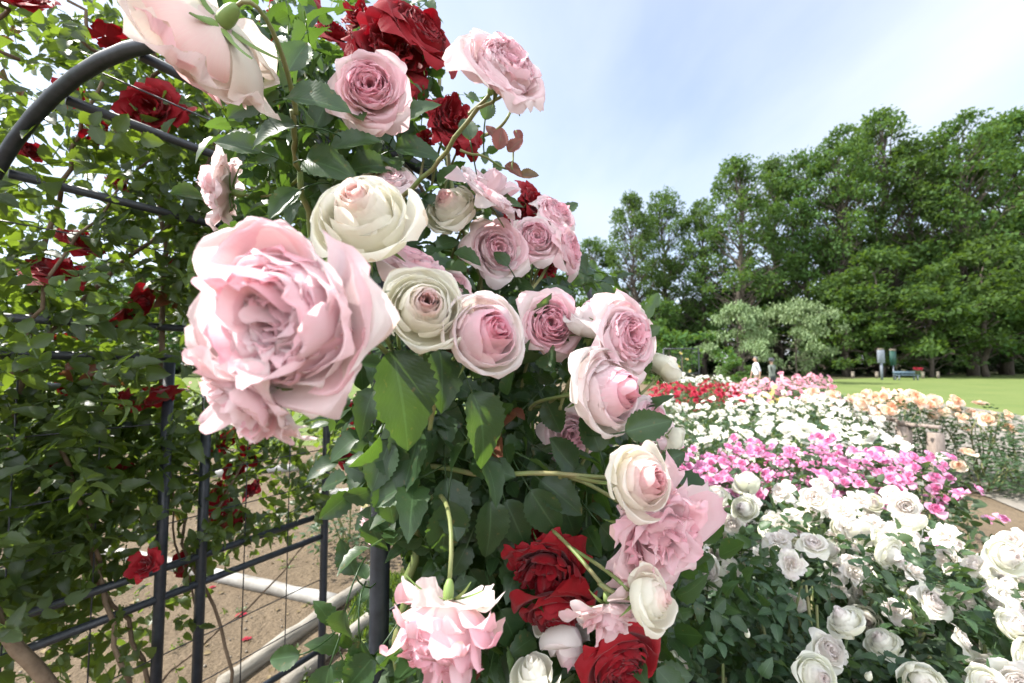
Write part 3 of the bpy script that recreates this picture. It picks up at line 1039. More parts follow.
B(606, 392, 88, .545, (.62, .72, .12), 'half', 'pink', 24, .75, 'tall pink bloom below the wide outer one', sub=(13, 10), N=44, stem_to=(530, 410, .68))
B(664, 369, 38, .74, (.55, -.1, .6), 'half', 'cream', 25, .2, stem_to=(610, 420, .72))
B(655, 418, 46, .80, (.5, .6, .3), 'cup', 'pink', 26, .7, stem_to=(600, 430, .8))
B(641, 408, 28, .82, (.3, .8, .3), 'cup', 'pink', 27, .7, stem_to=(600, 430, .8))
B(672, 440, 32, .80, (.6, -.1, -.4), 'half', 'cream', 28, .2, stem_to=(610, 440, .8))
B(572, 434, 52, .74, (.1, .9, -.1), 'cup', 'pink', 29, .6, stem_to=(540, 400, .8))
B(641, 480, 78, .46, (.42, .8, .30), 'half', 'cream', 30, .8, 'cream yellow half open bloom with pink heart above the ragged one', sub=(15, 11), N=26, stem_to=(560, 478, .58))
B(662, 537, 132, .49, (.36, .85, -.22), 'shag', 'pink', 31, .62, 'ragged pink bloom with many frilled petals on the right', sub=(13, 10), N=64, ruffle=1.3, stem_to=(570, 480, .60))
B(649, 598, 60, .45, (.50, .55, .30), 'half', 'cream', 32, .45, 'greenish cream young bloom beside the red ones', sub=(13, 10), N=22, stem_to=(600, 585, .49))
B(611, 618, 76, .49, (.05, .62, -.65), 'shag', 'pink', 33, .40, 'faded pink bloom hanging face down over the red bloom', sub=(13, 10), N=44, stem_to=(600, 585, .50))
B(446, 618, 104, .40, (-.04, .40, -.88), 'spent', 'pink', 34, .75, sq=1.55, label='drooping pink bloom with outer cream petals folded up', sub=(13, 10), N=86, stem_to=(428, 508, .64))
B(566, 640, 58, .60, (.1, .35, -.6), 'half', 'pink', 35, .5, N=12, sub=(13, 10), stem_to=(540, 690, .7))
B(534, 676, 52, .56, (-.2, .15, .9), 'half', 'white', 36, .1, N=11, sub=(13, 10), stem_to=(520, 720, .7))
B(388, 178, 50, .64, (.2, .6, .5), 'cup', 'pink', 37, .3, stem_to=(390, 260, .75))
B(371, 526, 34, .74, (-.6, .4, -.5), 'shag', 'pink', 38, .35, stem_to=(410, 500, .7))
B(545, 618, 34, .62, (-.6, .2, .5), 'half', 'cream', 39, .1, N=7, stem_to=(560, 660, .7))
# the forked stem of the two lower blooms
q = Quads()
q.tube(bez(P(552, 530, .58), P(570, 545, .55), P(590, 570, .5), P(606, 590, .485), 12), .0025, 8)
q.tube(bez(P(572, 548, .545), P(590, 560, .52), P(612, 572, .48), P(628, 590, .46), 12), .0022, 8)
q.build('stem', M['greencane'], pink)
# buds
for k, (x, y, dd, ax) in enumerate(((652, 312, .66, (.5, .1, .8)), (512, 108, .66, (.4, .1, .9)), (437, 480, .7, (.3, .3, .8)))):
    hero_bloom(pink, x, y, 9, dd, ax, 'bud', 'cream', 60 + k, .1, None, (5, 5), stem_to=(x - 30, y + 30, dd + .08))

# ---- dark red climber mixed in with the pink one
red2 = thing('climbing_rose', 'dark red climbing rose growing through the pink climber on the right of the arch', 'climbing rose', (0, 0, 0))
R_ = lambda *a, **k: hero_bloom(red2, *a, **k)
R_(388, 50, 84, .78, (.35, .75, .15), 'shag', 'red', 70, .6, N=60, stem_to=(380, 150, .9))
R_(424, 32, 76, .80, (.6, .55, .35), 'cup', 'red', 71, .5, N=60, stem_to=(400, 160, .95))
R_(360, 14, 44, .9, (-.1, .7, .3), 'shag', 'red', 72, .6, N=40, stem_to=(370, 120, .95))
R_(410, 74, 44, .84, (.5, .8, -.2), 'shag', 'red', 73, .6, N=40, stem_to=(390, 150, .95))
R_(451, 119, 56, .82, (.4, .8, .2), 'shag', 'red', 74, .6, N=54, stem_to=(430, 200, .95))
R_(470, 140, 34, .88, (.4, .7, -.3), 'shag', 'red', 75, .6, N=34, stem_to=(440, 210, .95))
R_(534, 199, 40, .98, (.6, .6, .3), 'shag', 'red', 76, .5, N=44, stem_to=(500, 280, 1.0))
R_(518, 212, 34, 1.0, (.1, .9, .2), 'shag', 'red', 77, .5, N=34, stem_to=(500, 280, 1.0))
R_(549, 264, 28, .98, (.4, .9, .1), 'shag', 'red', 78, .5, N=30, stem_to=(520, 310, 1.0))
R_(425, 138, 18, .85, (.1, .9, -.3), 'shag', 'red', 79, .5, N=20, stem_to=(420, 180, .9))
R_(548, 570, 84, .60, (-.15, .80, -.45), 'shag', 'red', 80, .55, 'big dark red bloom hanging below the leaves', sub=(13, 10), N=70, stem_to=(520, 480, .75))
R_(556, 612, 76, .60, (.1, .72, -.6), 'cup', 'red', 84, .55, sub=(13, 10), N=50, stem_to=(530, 520, .75))
R_(622, 668, 84, .56, (.25, .75, -.25), 'cup', 'red', 81, .5, 'dark red bloom at the foot of the mass, half cut by the lower edge', sub=(13, 10), N=60, stem_to=(560, 560, .75))
R_(556, 533, 52, .66, (.1, .7, .4), 'shag', 'red', 82, .5, N=44, stem_to=(540, 480, .8))
q = Quads()
for (a, b) in (((520, 720, .85), (520, 480, .85)), ((520, 480, .85), (480, 280, 1.0)), ((480, 280, 1.0), (400, 160, .95)), ((400, 160, .95), (360, 20, .95)), ((560, 560, .75), (530, 700, .82))):
    q.tube(wander(P(*a), P(*b), 8, .008, rng), .0042, 7)
p = P(520, 720, .85)
q.tube(wander(p, [p[0], p[1] + .02, 0.0], 6, .01, rng), .007, 7)
q.build('canes', M['cane'], red2)
q = Quads()
px, py = fill([([(330, -20), (440, -10), (470, 100), (480, 160), (420, 170), (340, 60)], 40), ([(480, 170), (560, 190), (560, 280), (500, 280)], 26), ([(500, 500), (600, 500), (640, 690), (520, 690)], 36)], rng)
d = rng.uniform(.84, 1.1, len(px))
px, py, d = carve(px, py, d)
pos = Pv(px, py, d)
N = len(pos)
add_compound(q, LEAF_MID, pos, rng.normal(0, 1, (N, 3)), rng.normal(0, .5, (N, 3)) + np.array([0, -.5, .8]), rng.uniform(.026, .04, N), rng, .4, .3, .05)
q.build('foliage', M['leaf'], red2)

# ---- leaves and canes of the pink climber, kept clear of its blooms
rng = np.random.default_rng(33)
maspolys = [
    ([(235, 60), (330, 60), (440, 110), (500, 190), (520, 290), (420, 300), (340, 230), (235, 230)], 190),
    ([(235, -20), (440, -20), (440, 60), (400, 140), (235, 140)], 150),
    ([(370, 250), (560, 270), (600, 330), (640, 430), (640, 600), (560, 690), (480, 690), (430, 560), (385, 480)], 620),
    ([(440, 420), (640, 420), (650, 690), (480, 690)], 240),
    ([(430, 560), (500, 560), (520, 700), (420, 700)], 40),
    ([(365, 395), (420, 395), (420, 500), (372, 500)], 40),
    ([(345, 610), (420, 600), (430, 700), (335, 700)], 34),
    ([(600, 560), (690, 540), (700, 690), (600, 700)], 50),
    ([(460, 170), (560, 180), (590, 260), (560, 330), (470, 330)], 110),
]
px, py = fill(maspolys, rng)
dmin = np.interp(px, [230, 330, 390, 480, 540, 600, 700], [.74, .64, .56, .64, .70, .68, .66])
d = dmin + rng.random(len(px)) ** 1.2 * .50
px, py, d = carve(px, py, d)
pos = Pv(px, py, d)
N = len(pos)
dirs = rng.normal(0, 1, (N, 3)) + np.array([.1, -.35, -.45])
nrm = rng.normal(0, .5, (N, 3)) + np.array([.05, -.55, .75])
q = Quads()
add_compound(q, LEAF_MID, pos, dirs, nrm, rng.uniform(.034, .058, N), rng, .42, .3, .02)
# nearer leaves, each with its toothed edge: pixel, depth, direction in the picture, size in m
hero_leaves = [
    (392, 350, .42, (.25, -1), .085, .0), (472, 392, .47, (.5, -1), .068, .3), (440, 350, .50, (.2, -1), .06, .3), (420, 430, .56, (-.2, -1), .07, .25),
    (286, 98, .52, (1, -.1), .066, .5), (278, 88, .54, (-.9, -.7), .06, .75), (296, 126, .56, (-1, -.2), .055, .6), (262, 152, .6, (-1, .2), .05, .6),
    (305, 160, .58, (1, -.3), .062, .7), (330, 150, .6, (1, .25), .06, .75), (352, 170, .62, (1, .5), .06, .5), (395, 150, .66, (1, .2), .06, .8),
    (400, 125, .66, (.8, .6), .055, .7), (288, 72, .55, (.3, 1), .05, .6), (330, 95, .62, (-.3, -1), .05, .55), (300, 190, .6, (-.6, -.8), .05, .6),
    (420, 478, .55, (-1, -.4), .055, .95), (408, 470, .55, (-.5, .4), .05, .35), (446, 478, .56, (.2, -1), .065, .15), (448, 500, .53, (-.1, -1), .068, .3),
    (490, 500, .58, (.1, -1), .062, .35), (505, 500, .60, (.5, -1), .06, .3), (530, 490, .58, (.6, -.9), .062, .25), (540, 480, .6, (.9, -.6), .06, .3),
    (470, 462, .58, (.9, -.2), .055, .5), (455, 455, .60, (-.3, .9), .05, .6), (560, 500, .62, (.5, -1), .06, .3), (520, 520, .64, (-.3, -1), .06, .4),
    (390, 440, .55, (-.3, -1), .055, .5), (385, 478, .55, (.2, -1), .05, .6), (400, 440, .58, (.3, -.9), .06, .4), (425, 400, .6, (.8, -.5), .055, .3),
    (625, 432, .52, (.9, .25), .05, .7), (600, 452, .56, (-.3, .9), .05, .25), (575, 470, .6, (-.6, .7), .055, .25), (545, 400, .66, (.5, -1), .05, .3),
    (508, 266, .74, (-.7, .9), .032, .25), (470, 140, .62, (-.2, 1), .035, .4), (478, 330, .66, (.3, -1), .05, .2),
    (345, 610, .5, (-.2, -1), .05, .3), (360, 640, .5, (.2, -1), .055, .4), (375, 655, .5, (-.6, -.7), .05, .6), (430, 672, .5, (.5, -1), .05, .3),
    (300, 655, .55, (-1, -.1), .035, .9), (330, 665, .5, (-.2, -1), .05, .5), (355, 575, .6, (-.4, .9), .045, .2), (500, 610, .6, (.5, -.9), .06, .2),
    (520, 640, .62, (-.3, -1), .06, .2), (470, 570, .64, (.5, -.9), .06, .25), (540, 585, .62, (-.5, -1), .06, .2), (600, 525, .62, (.6, -.7), .05, .3),
    (485, 120, .60, (.2, 1), .03, .3), (645, 355, .62, (-.2, -1), .03, .4), (660, 465, .6, (.8, .4), .035, .3),
]
hp, hd, hn, hs, hc = [], [], [], [], []
for (x, y, dd, dr, s, lt) in hero_leaves:
    hp.append(P(x, y, dd))
    hd.append([dr[0], random.uniform(-.45, .25), dr[1]])
    hn.append([random.uniform(-.5, .5), -1.0, random.uniform(.1, .9)])
    hs.append(s * 1.2)
    hc.append([lt, 0, 0])
    # the other leaflets of the same compound leaf
hn[0], hn[1], hn[2] = [.8, -1.0, .58], [.7, -1.0, .55], [.8, -1, .6]
hp, hd, hn, hs, hc = map(np.array, (hp, hd, hn, hs, hc))
scatter(q, LEAF_HI, hp, hd, hn, hs, hc, rng.normal(.0, .15, len(hp)))
# petioles for them, running back into the plant
for p, dd_, s in zip(hp, norm(hd), hs):
    e = p - dd_ * s * .7 + np.array([0, .02, 0])
    q.tube(bez(p + dd_ * s * .04, p - dd_ * s * .25, e, e + np.array([0, .03, .0]), 5), .0011, 5, v=.7)
# coppery young shoot against the sky, pale young leaves beside the big blooms
for (x, y, dd, dr, s, c) in ((498, 150, .62, (.2, 1), .036, (.3, .95, 0)), (508, 152, .62, (.6, .6), .030, (.3, .9, 0)), (505, 165, .62, (.9, -.5), .030, (.2, .8, 0)),
                             (515, 130, .63, (.5, -.9), .022, (.2, 1, 0)), (495, 138, .63, (-.4, .7), .024, (.2, .9, 0)), (520, 176, .63, (1, .15), .028, (.3, .5, 0)),
                             (640, 318, .60, (.7, .7), .030, (1, 0, 0)), (645, 335, .60, (.8, .5), .026, (1, 0, 0)), (650, 308, .61, (.5, .8), .026, (1, 0, 0))):
    scatter(q, LEAF_HI, P(x, y, dd)[None], np.array([[dr[0], -.1, dr[1]]]), np.array([[.2, -1, .3]]), np.array([s]), np.array([c]))
q.build('foliage', M['leaf'], pink)

q = Quads()
for (a, b, r0, r1, am) in (
        ((402, 620, .62), (428, 505, .64), .0075, .006, .004), ((428, 505, .64), (470, 300, .85), .006, .005, .01), ((402, 620, .62), (400, 760, .66), .0075, .009, .004),
        ((425, 465, .62), (610, 478, .54), .0042, .0028, .004), ((403, 196, .62), (478, 108, .50), .0034, .0026, .003), ((403, 196, .62), (380, 330, .8), .004, .005, .006),
        ((300, 170, .62), (292, 110, .56), .0042, .0035, .002), ((300, 170, .62), (330, 320, .8), .0042, .006, .006), ((540, 700, .8), (520, 300, .95), .006, .004, .012),
        ((480, 300, .9), (440, 60, .95), .006, .004, .015), ((560, 620, .75), (600, 400, .72), .004, .003, .01), ((370, 330, .8), (300, 20, .9), .006, .004, .015),
        ((530, 410, .72), (575, 395, .60), .003, .0026, .003), ((430, 690, .68), (560, 440, .85), .005, .004, .012), ((500, 350, .8), (545, 250, .9), .004, .003, .01),
        ((478, 108, .5), (512, 92, .5), .002, .0018, .001), ((460, 150, .6), (512, 170, .62), .002, .0015, .002), ((512, 170, .62), (516, 130, .63), .0015, .001, .001)):
    q.tube(wander(P(*a), P(*b), 9, am, rng), np.linspace(r0, r1, 9), 8)
p = P(400, 760, .66)
q.tube(wander(p, [p[0] + .01, p[1] + .02, 0.0], 7, .01, rng), np.linspace(.009, .012, 7), 8)
q.build('canes', M['greencane'], pink)

# ================================================================== ROSE BEDS
def bush_parts(seed, h, r, nleaf, lsize, tpl, low=.22):
    rng = np.random.default_rng(seed)
    q = Quads()
    a = rng.uniform(0, 2 * PI, nleaf)
    z = low + (1 - low) * rng.random(nleaf) ** .75
    prof = np.interp(z, [0, .25, .55, .85, 1.0], [.35, .7, 1.0, .95, .6])
    rr = r * prof * np.sqrt(rng.random(nleaf)) * 1.05
    lump = 1 + .16 * np.sin(a * 3 + seed) + .1 * np.sin(a * 5 + 2 * seed)
    rr = rr * lump
    pos = np.stack([rr * np.cos(a), rr * np.sin(a), h * z * (1 - .10 * (rr / r) ** 2)], 1)
    d = np.stack([np.cos(a), np.sin(a), np.full(nleaf, .1)], 1) + rng.normal(0, .7, (nleaf, 3))
    n = rng.normal(0, .45, (nleaf, 3)) + np.array([0, 0, .9]) + .35 * np.stack([np.cos(a), np.sin(a), 0 * a], 1)
    add_compound(q, tpl, pos, d, n, rng.uniform(.75, 1.2, nleaf) * lsize, rng, .45, .3, .02, five=tpl is not LEAF_LO)
    fol = q.mesh('foliage')
    fol.materials.append(M['bushleaf'])
    q = Quads()
    for k in range(9):
        an = k * 2 * PI / 9 + rng.normal(0, .3)
        s = rng.uniform(.35, .85) * r
        e = np.array([s * math.cos(an), s * math.sin(an), h * rng.uniform(.8, .97)])
        q.tube(wander([.03 * math.cos(an), .03 * math.sin(an), 0], e, 6, .02, rng), np.linspace(.007, .003, 6), 5)
    can = q.mesh('canes')
    can.materials.append(M['greencane'])
    return fol, can


NEARB = [bush_parts(500 + k, .98, .27, 330, .034, LEAF_MID) for k in range(4)]
FARB = [bush_parts(520 + k, .95, .34, 260, .042, LEAF_LO, .12) for k in range(4)]


def rose_bush(x, y, label, cat, group, protos, k, colour, kinds, nb, bs, up=.75, hs=1.0, buds=0, ws=1.0, spread=1.0, faces=(-.2, -.55), seeds=3, petals=(5, 5, 22), pk=.5, clump=0, dz=0.0):
    rng = np.random.default_rng(int(abs(x * 977 + y * 131) * 10) % 100000 + k)
    t = thing('rose_bush', label, cat, (x, y, dz), group)
    fol, can = protos[k % len(protos)]
    rz = rng.uniform(0, 6.28)
    for me, nm in ((fol, 'foliage'), (can, 'canes')):
        o = link(nm, me, t)
        o.rotation_euler = (0, 0, rz)
        o.scale = (ws, ws, hs)
    h = .97 * hs
    centres = rng.uniform(-1, 1, (max(1, clump), 2)) * .2 * ws if clump else None
    placed = []
    for i in range(nb):
        for _ in range(12):
            if clump:
                c = centres[i % clump]
                p = c + rng.normal(0, .085, 2)
            else:
                a, s = rng.uniform(0, 6.28), math.sqrt(rng.random()) * .30 * ws * spread
                p = np.array([s * math.cos(a), s * math.sin(a)])
            z = h + rng.normal(.02, .045) - .28 * (np.dot(p, p) / (.3 * ws) ** 2) * .5
            if all((p[0] - o2[0]) ** 2 + (p[1] - o2[1]) ** 2 + (z - o2[2]) ** 2 > (bs * .8) ** 2 for o2 in placed):
                break
        placed.append((p[0], p[1], z))
        ax = norm(np.array([p[0] * 1.6 + rng.normal(faces[0], .4), p[1] * 1.6 + rng.normal(faces[1], .4), up + rng.normal(0, .25)]))
        kd = kinds[i % len(kinds)]
        me = shared_bloom(kd, colour, 700 + int(rng.integers(seeds)), petals[0], petals[1], petals[2] if kd != 'bud' else None, pk)
        R = bs / 2 * rng.uniform(.8, 1.15)
        if kd == 'bud':
            R *= .55
        put_bloom(t, (p[0], p[1], z), ax, R, me)
    for i in range(buds):
        a, s = rng.uniform(0, 6.28), math.sqrt(rng.random()) * .3 * ws
        me = shared_bloom('bud', colour, 800, 4, 5, None, .1)
        put_bloom(t, (s * math.cos(a), s * math.sin(a), h + rng.uniform(-.10, .06)), norm(np.array([rng.normal(0, .4), rng.normal(0, .4), 1])), bs * rng.uniform(.16, .26), me, 'bud')
    return t


# nearest: white roses, lower right
near = [(.44, .76, 3, 8, 'white rose bush in shade just right of the ragged pink bloom, mostly buds'),
        (.74, .76, 6, 7, 'white rose bush along the lower edge with few shaded blooms'),
        (1.04, .78, 12, 5, 'white rose bush at the bottom right corner, blooms tinged lilac'),
        (1.30, .84, 9, 3, 'white rose bush cut by the right edge, low in the photo'),
        (.46, 1.04, 12, 4, 'white rose bush beside the dark magenta row, nearest the pink climber'),
        (.76, 1.00, 19, 4, 'white rose bush in the middle of the nearest row, dense nodding blooms'),
        (1.06, 1.00, 22, 3, 'white rose bush with many sunlit blooms, second from the right in the near bed'),
        (1.28, .98, 18, 2, 'sunlit white rose bush at the right edge of the near bed'),
        (.68, 1.34, 20, 2, 'white rose bush in front of the magenta row on its left'),
        (1.00, 1.32, 24, 2, 'white rose bush in front of the magenta row at its middle'),
        (1.10, 1.38, 18, 1, 'brightest white rose bush before the bare soil strip')]
for k, (x, y, nb, bu, lab) in enumerate(near):
    rose_bush(x, y, lab, 'rose bush', 'white rose bushes of the near bed', NEARB, k, 'white', ('half', 'shag', 'half', 'cup', 'shag'), int(nb * 1.4), .064, .45, (.86 if y < .9 or x > 1.2 else .94 if x > 1.1 or y > 1.2 else .98) + .02 * (k % 3), bu, 1.0, 1.05, petals=(8, 7, 34), seeds=4, pk=.5)

# magenta row
mag = [(.66, 1.72, 'magenta rose bush at the left end of the row, beside the pink climber'), (.98, 1.74, 'magenta rose bush second from the left in its row'),
       (1.30, 1.78, 'magenta rose bush at the middle of its row'), (1.64, 1.86, 'magenta rose bush right of the middle of its row'),
       (.86, 2.05, 'magenta rose bush in the back of the row, left'), (1.22, 2.08, 'magenta rose bush in the back of the row, centre'),
       (1.58, 2.12, 'magenta rose bush in the back of the row, right')]
for k, (x, y, lab) in enumerate(mag):
    rose_bush(x, y, lab, 'rose bush', 'magenta rose bushes', NEARB, k + 1, 'magenta', ('cup', 'shag', 'cup'), 64, .054, .8, .97, 0, 1.0, 1.1, petals=(4, 4, 14), pk=.6, clump=6)
# white bushes of the middle bed
ct = 0
for (y, xs) in ((2.55, (1.0, 1.42, 1.84, 2.26)), (3.1, (1.05, 1.5, 1.95, 2.4)), (3.7, (1.3, 1.8, 2.3, 2.85)), (4.4, (1.6, 2.15, 2.75, 3.3)), (5.3, (1.9, 2.5, 3.1, 3.65))):
    row = {2.55: 'front', 3.1: 'second', 3.7: 'third', 4.4: 'fourth', 5.3: 'back'}[y]
    for i, x in enumerate(xs):
        side_ = ('left end', 'left of centre', 'right of centre', 'right end')[i]
        rose_bush(x + random.uniform(-.06, .06), y + random.uniform(-.08, .08), 'small flowered white rose bush, %s of the %s row in the middle bed' % (side_, row), 'rose bush', 'white rose bushes of the middle bed',
                  FARB, ct, 'white', ('cup', 'shag'), 14, .072, .8, .98, 0, 1.05, 1.1, petals=(5, 5, 20), pk=.15)
        ct += 1
# whites right of it, among the peach
for k, (x, y, lab) in enumerate(((3.5, 5.0, 'white rose bush behind the peach ones on the left'), (4.2, 5.9, 'white rose bush farther back beside the pink ones'),
                                 (3.0, 5.3, 'white rose bush between the middle bed and the pink bushes'),
                                 (2.05, 2.75, 'white rose bush by the bare soil left of the wooden fence'))):
    rose_bush(x, y, lab, 'rose bush', 'white rose bushes among other colours', FARB, k, 'white', ('cup', 'flat'), 24, .095, .8, 1.0, 0, 1.1, 1.1, petals=(4, 4, 14), pk=.2)
# crimson bed
k = 0
for y, xs in ((6.6, (2.5, 3.1, 3.7)), (7.8, (2.9, 3.6, 4.3)), (9.4, (3.5, 4.4, 5.3))):
    for i, x in enumerate(xs):
        rowd = {6.6: 'front', 7.8: 'middle', 9.4: 'back'}[y]
        rose_bush(x, y, 'crimson rose bush, %s of the %s row of the red bed' % (('left', 'middle', 'right')[i], rowd), 'rose bush', 'crimson rose bushes', FARB, k, ('scarlet', 'scarlet', 'rosepink' if y > 6 else 'scarlet')[i], ('flat', 'cup'), 34, .10,
                  .8, 1.0, 0, 1.35, 1.1, petals=(4, 4, 12), pk=.5)
        k += 1
for i, (x, y, lab) in enumerate(((4.6, 11.5, 'white rose bush behind the red bed, left'), (5.6, 12.0, 'white rose bush behind the red bed, right'))):
    rose_bush(x, y, lab, 'rose bush', 'white rose bushes behind the red bed', FARB, i, 'white', ('flat', 'cup'), 30, .12, .8, 1.08, 0, 1.5, 1.1, petals=(4, 4, 12), pk=.1)
# yellow one and pale pink ones
rose_bush(3.75, 6.2, 'small yellow rose bush before the pink ones', 'rose bush', None, FARB, 2, 'yellow', ('cup', 'flat'), 22, .085, .8, .96, 0, .9, 1.0, petals=(4, 4, 12))
for i, (x, y, hs, lab) in enumerate(((4.6, 7.3, 1.12, 'rose pink bush right below the walker in the dark hat'), (5.2, 7.6, 1.22, 'tallest rose pink bush right of the walkers'),
                                     (5.6, 8.2, 1.12, 'rose pink bush at the lawn edge'), (4.6, 6.4, 1.0, 'rose pink bush before the tall pink one'), (6.6, 9.4, 1.1, 'rose pink bush farthest right, beside the lawn'),
                                     (4.12, 7.35, 1.1, 'rose pink bush right below the walker in white'))):
    rose_bush(x, y, lab, 'rose bush', 'rose pink bushes', FARB, i, 'rosepink', ('flat', 'cup'), 32, .11, .8, hs, 0, 1.25, 1.1, petals=(4, 4, 12), pk=.35)
# peach row
for i, (x, y, nb, lab, hs, ws) in enumerate(((4.25, 5.5, 15, 'pale peach rose bush at the left end, tangled bare canes below', 1.0, 1.3), (4.85, 5.55, 17, 'peach rose bush above the wooden rail', 1.03, 1.35),
                                     (5.35, 5.6, 20, 'bright orange peach rose bush over the fence posts', .98, 1.35), (5.75, 5.35, 13, 'peach rose bush spreading right over the paving', .88, 1.5),
                                     (5.9, 5.0, 7, 'sparse green peach rose bush cut by the right edge', .78, 1.5), (5.2, 4.75, 2, 'nearly flowerless low rose bush in front of the fence', .40, 1.2),
                                     (5.55, 4.6, 1, 'low green rose bush with one pale bloom, right of the fence', .45, 1.2))):
    rose_bush(x, y, lab, 'rose bush', 'peach rose bushes', FARB, i, 'peach', ('cup', 'half', 'shag'), nb, .165, .7, hs, 0, ws, 1.1, petals=(5, 5, 18), pk=.6)

# bushes at the left seen through the arch
for i, (x, y, col, nb, lab, hs, ws) in enumerate(((*G(350, 552)[:2], 'yellow', 3, 'small green rose bush with few flowers on the soil behind the arch', .50, .95),
                                     (*G(368, 432)[:2], 'rosepink', 26, 'pale pink rose bush beyond the back lawn', .80, 1.5), (*G(330, 436)[:2], 'rosepink', 22, 'pale pink rose bush left of the back lawn gap', .8, 1.5),
                                     (*G(120, 470)[:2], 'scarlet', 24, 'red rose bush behind the left trellis', .8, 1.4), (*G(30, 480)[:2], 'scarlet', 24, 'red rose bush at the far left behind the trellis', .8, 1.4),
                                     (*G(250, 470)[:2], 'scarlet', 18, 'red rose bush behind the white pole', .75, 1.3), (*G(60, 436)[:2], 'white', 24, 'white rose bush far behind the left trellis', .9, 1.6),
                                     (*G(190, 430)[:2], 'rosepink', 24, 'pink rose bush far behind the twin uprights', .9, 1.6))):
    rose_bush(float(x), float(y), lab, 'rose bush', 'rose bushes behind the arch', FARB, i, col, ('cup', 'flat'), nb, .085, .8, hs, 0, ws, 1.1, petals=(4, 4, 12), pk=.3)

# ================================================================== WOODEN RAIL FENCE
fence = thing('wooden_fence', 'low grey wooden post and rail fence under the peach roses', 'fence', (3.7, 4.1, 0))
FO = np.array([3.7, 4.1, 0])
posts = [G(906, 482), G(938, 488), G(846, 470), G(874, 466)]
for p, h in zip(posts, (.66, .62, .62, .6)):
    q = Quads()
    q.box(p + np.array([0, 0, h / 2]) - FO, .12, .11, h)
    o = q.build('post', M['wood'], fence, False)
    bv = o.modifiers.new('edge', 'BEVEL')
    bv.width = .008
for a, b, h in ((posts[0], posts[1], .60), (posts[0], posts[3], .62), (posts[3], posts[2], .58)):
    p0, p1 = a + np.array([0, 0, h]) - FO, b + np.array([0, 0, h]) - FO
    dv = p1 - p0
    q = Quads()
    q.box((p0 + p1) / 2 + np.array([0, 0, .085]), np.linalg.norm(dv) + .1, .10, .035, dv, np.cross([0, 0, 1], dv))
    o = q.build('rail', M['wood'], fence, False)
    o.modifiers.new('edge', 'BEVEL').width = .006

# ================================================================== FAR FRAME, SIGNS, BOLLARDS
tr = thing('wire_trellis', 'thin grey wire trellis frame with few yellow roses before the dark trees', 'trellis', tuple(G(682, 397)))
for a, b, nm in (((-.75, 0, 0), (-.75, 0, 2.05), 'post'), ((0, 0, 0), (0, 0, 2.05), 'post'), ((.75, 0, 0), (.75, 0, 2.05), 'post'), ((-.75, 0, 2.05), (.75, 0, 2.05), 'rail'), ((-.75, 0, 1.0), (.75, 0, 1.0), 'rail')):
    q = Quads()
    q.tube([a, (np.array(a) + b) / 2, b], .028, 8)
    q.build(nm, M['wire'], tr)
q = Quads()
for x in np.arange(-.6, .75, .15):
    q.tube([(x, .01, 0), (x, .01, 1), (x, .01, 2.03)], .004, 4)
for z in np.arange(.2, 2.0, .2):
    q.tube([(-.74, .02, z), (0, .02, z), (.74, .02, z)], .004, 4)
q.build('wire_mesh', M['wire'], tr)
tr_rose = thing('climbing_rose', 'small yellow climbing rose on the distant wire trellis', 'climbing rose', tuple(G(682, 397) - np.array([0, .15, 0])))
q = Quads()
rng = np.random.default_rng(4)
N = 90
pos = np.stack([rng.normal(0.1, .3, N), rng.normal(0, .06, N), rng.uniform(.3, 1.75, N)], 1)
add_compound(q, LEAF_LO, pos, rng.normal(0, 1, (N, 3)), rng.normal(0, 1, (N, 3)) + np.array([0, 0, 1]), rng.uniform(.04, .06, N), rng, .5, .3)
q.build('foliage', M['bushleaf'], tr_rose)
q = Quads()
q.tube(wander((.1, 0, 0), (.0, 0, 1.7), 7, .05, rng), .012, 6)
q.build('canes', M['cane'], tr_rose)
for (x, z) in ((-.1, 1.85), (.15, 1.6), (.25, 1.1), (-.2, 1.3)):
    put_bloom(tr_rose, (x, -.08, z), (0, -1, .3), .07, shared_bloom('cup', 'yellow', 700, 4, 4, 12, .5))

M['greypaint'] = plain_mat('grey_painted_metal', (.14, .16, .19), (.22, .24, .28), 6, .5, bump=.05)
M['greenpaint'] = plain_mat('green_painted_metal', (.012, .05, .038), (.02, .075, .055), 6, .5, bump=.05)
M['bluepaint'] = plain_mat('pale_blue_paint', (.08, .13, .16), (.12, .17, .21), 6, .6, bump=.05)

bz = G(882, 380)
sg = thing('sign_post', 'tall grey slim sign post with boxy head at the far lawn edge', 'sign post', tuple(bz))
q = Quads(); q.tube([(0, 0, 0), (0, 0, .9), (0, 0, 1.5)], .10, 10); q.build('post', M['greypaint'], sg)
q = Quads(); q.box((0, 0, 2.05), .55, .22, 1.15); o = q.build('sign_board', M['greypaint'], sg, False); o.modifiers.new('edge', 'BEVEL').width = .03
q = Quads(); q.box((0, 0, 2.70), .40, .18, .14); q.build('cap', M['stone'], sg, False)
bz2 = G(897, 380) + np.array([0, .3, 0])
sg2 = thing('notice_board', 'dark green narrow notice board with pale top beside the grey sign post', 'notice board', tuple(bz2))
q = Quads(); q.tube([(0, 0, 0), (0, 0, .6), (0, 0, 1.25)], .05, 8); q.build('post', M['greypaint'], sg2)
q = Quads(); q.box((0, 0, 1.9), .5, .10, 1.3); q.build('sign_board', M['greenpaint'], sg2, False)
q = Quads(); q.box((0, 0, 2.64), .46, .16, .16); q.build('cap', M['stone'], sg2, False)
bn = thing('bench', 'pale blue low bench at the far lawn edge under the trees', 'bench', tuple(G(898, 380) + np.array([.3, -.5, 0])))
q = Quads(); q.box((0, 0, .44), 1.9, .45, .06); q.build('seat', M['bluepaint'], bn, False)
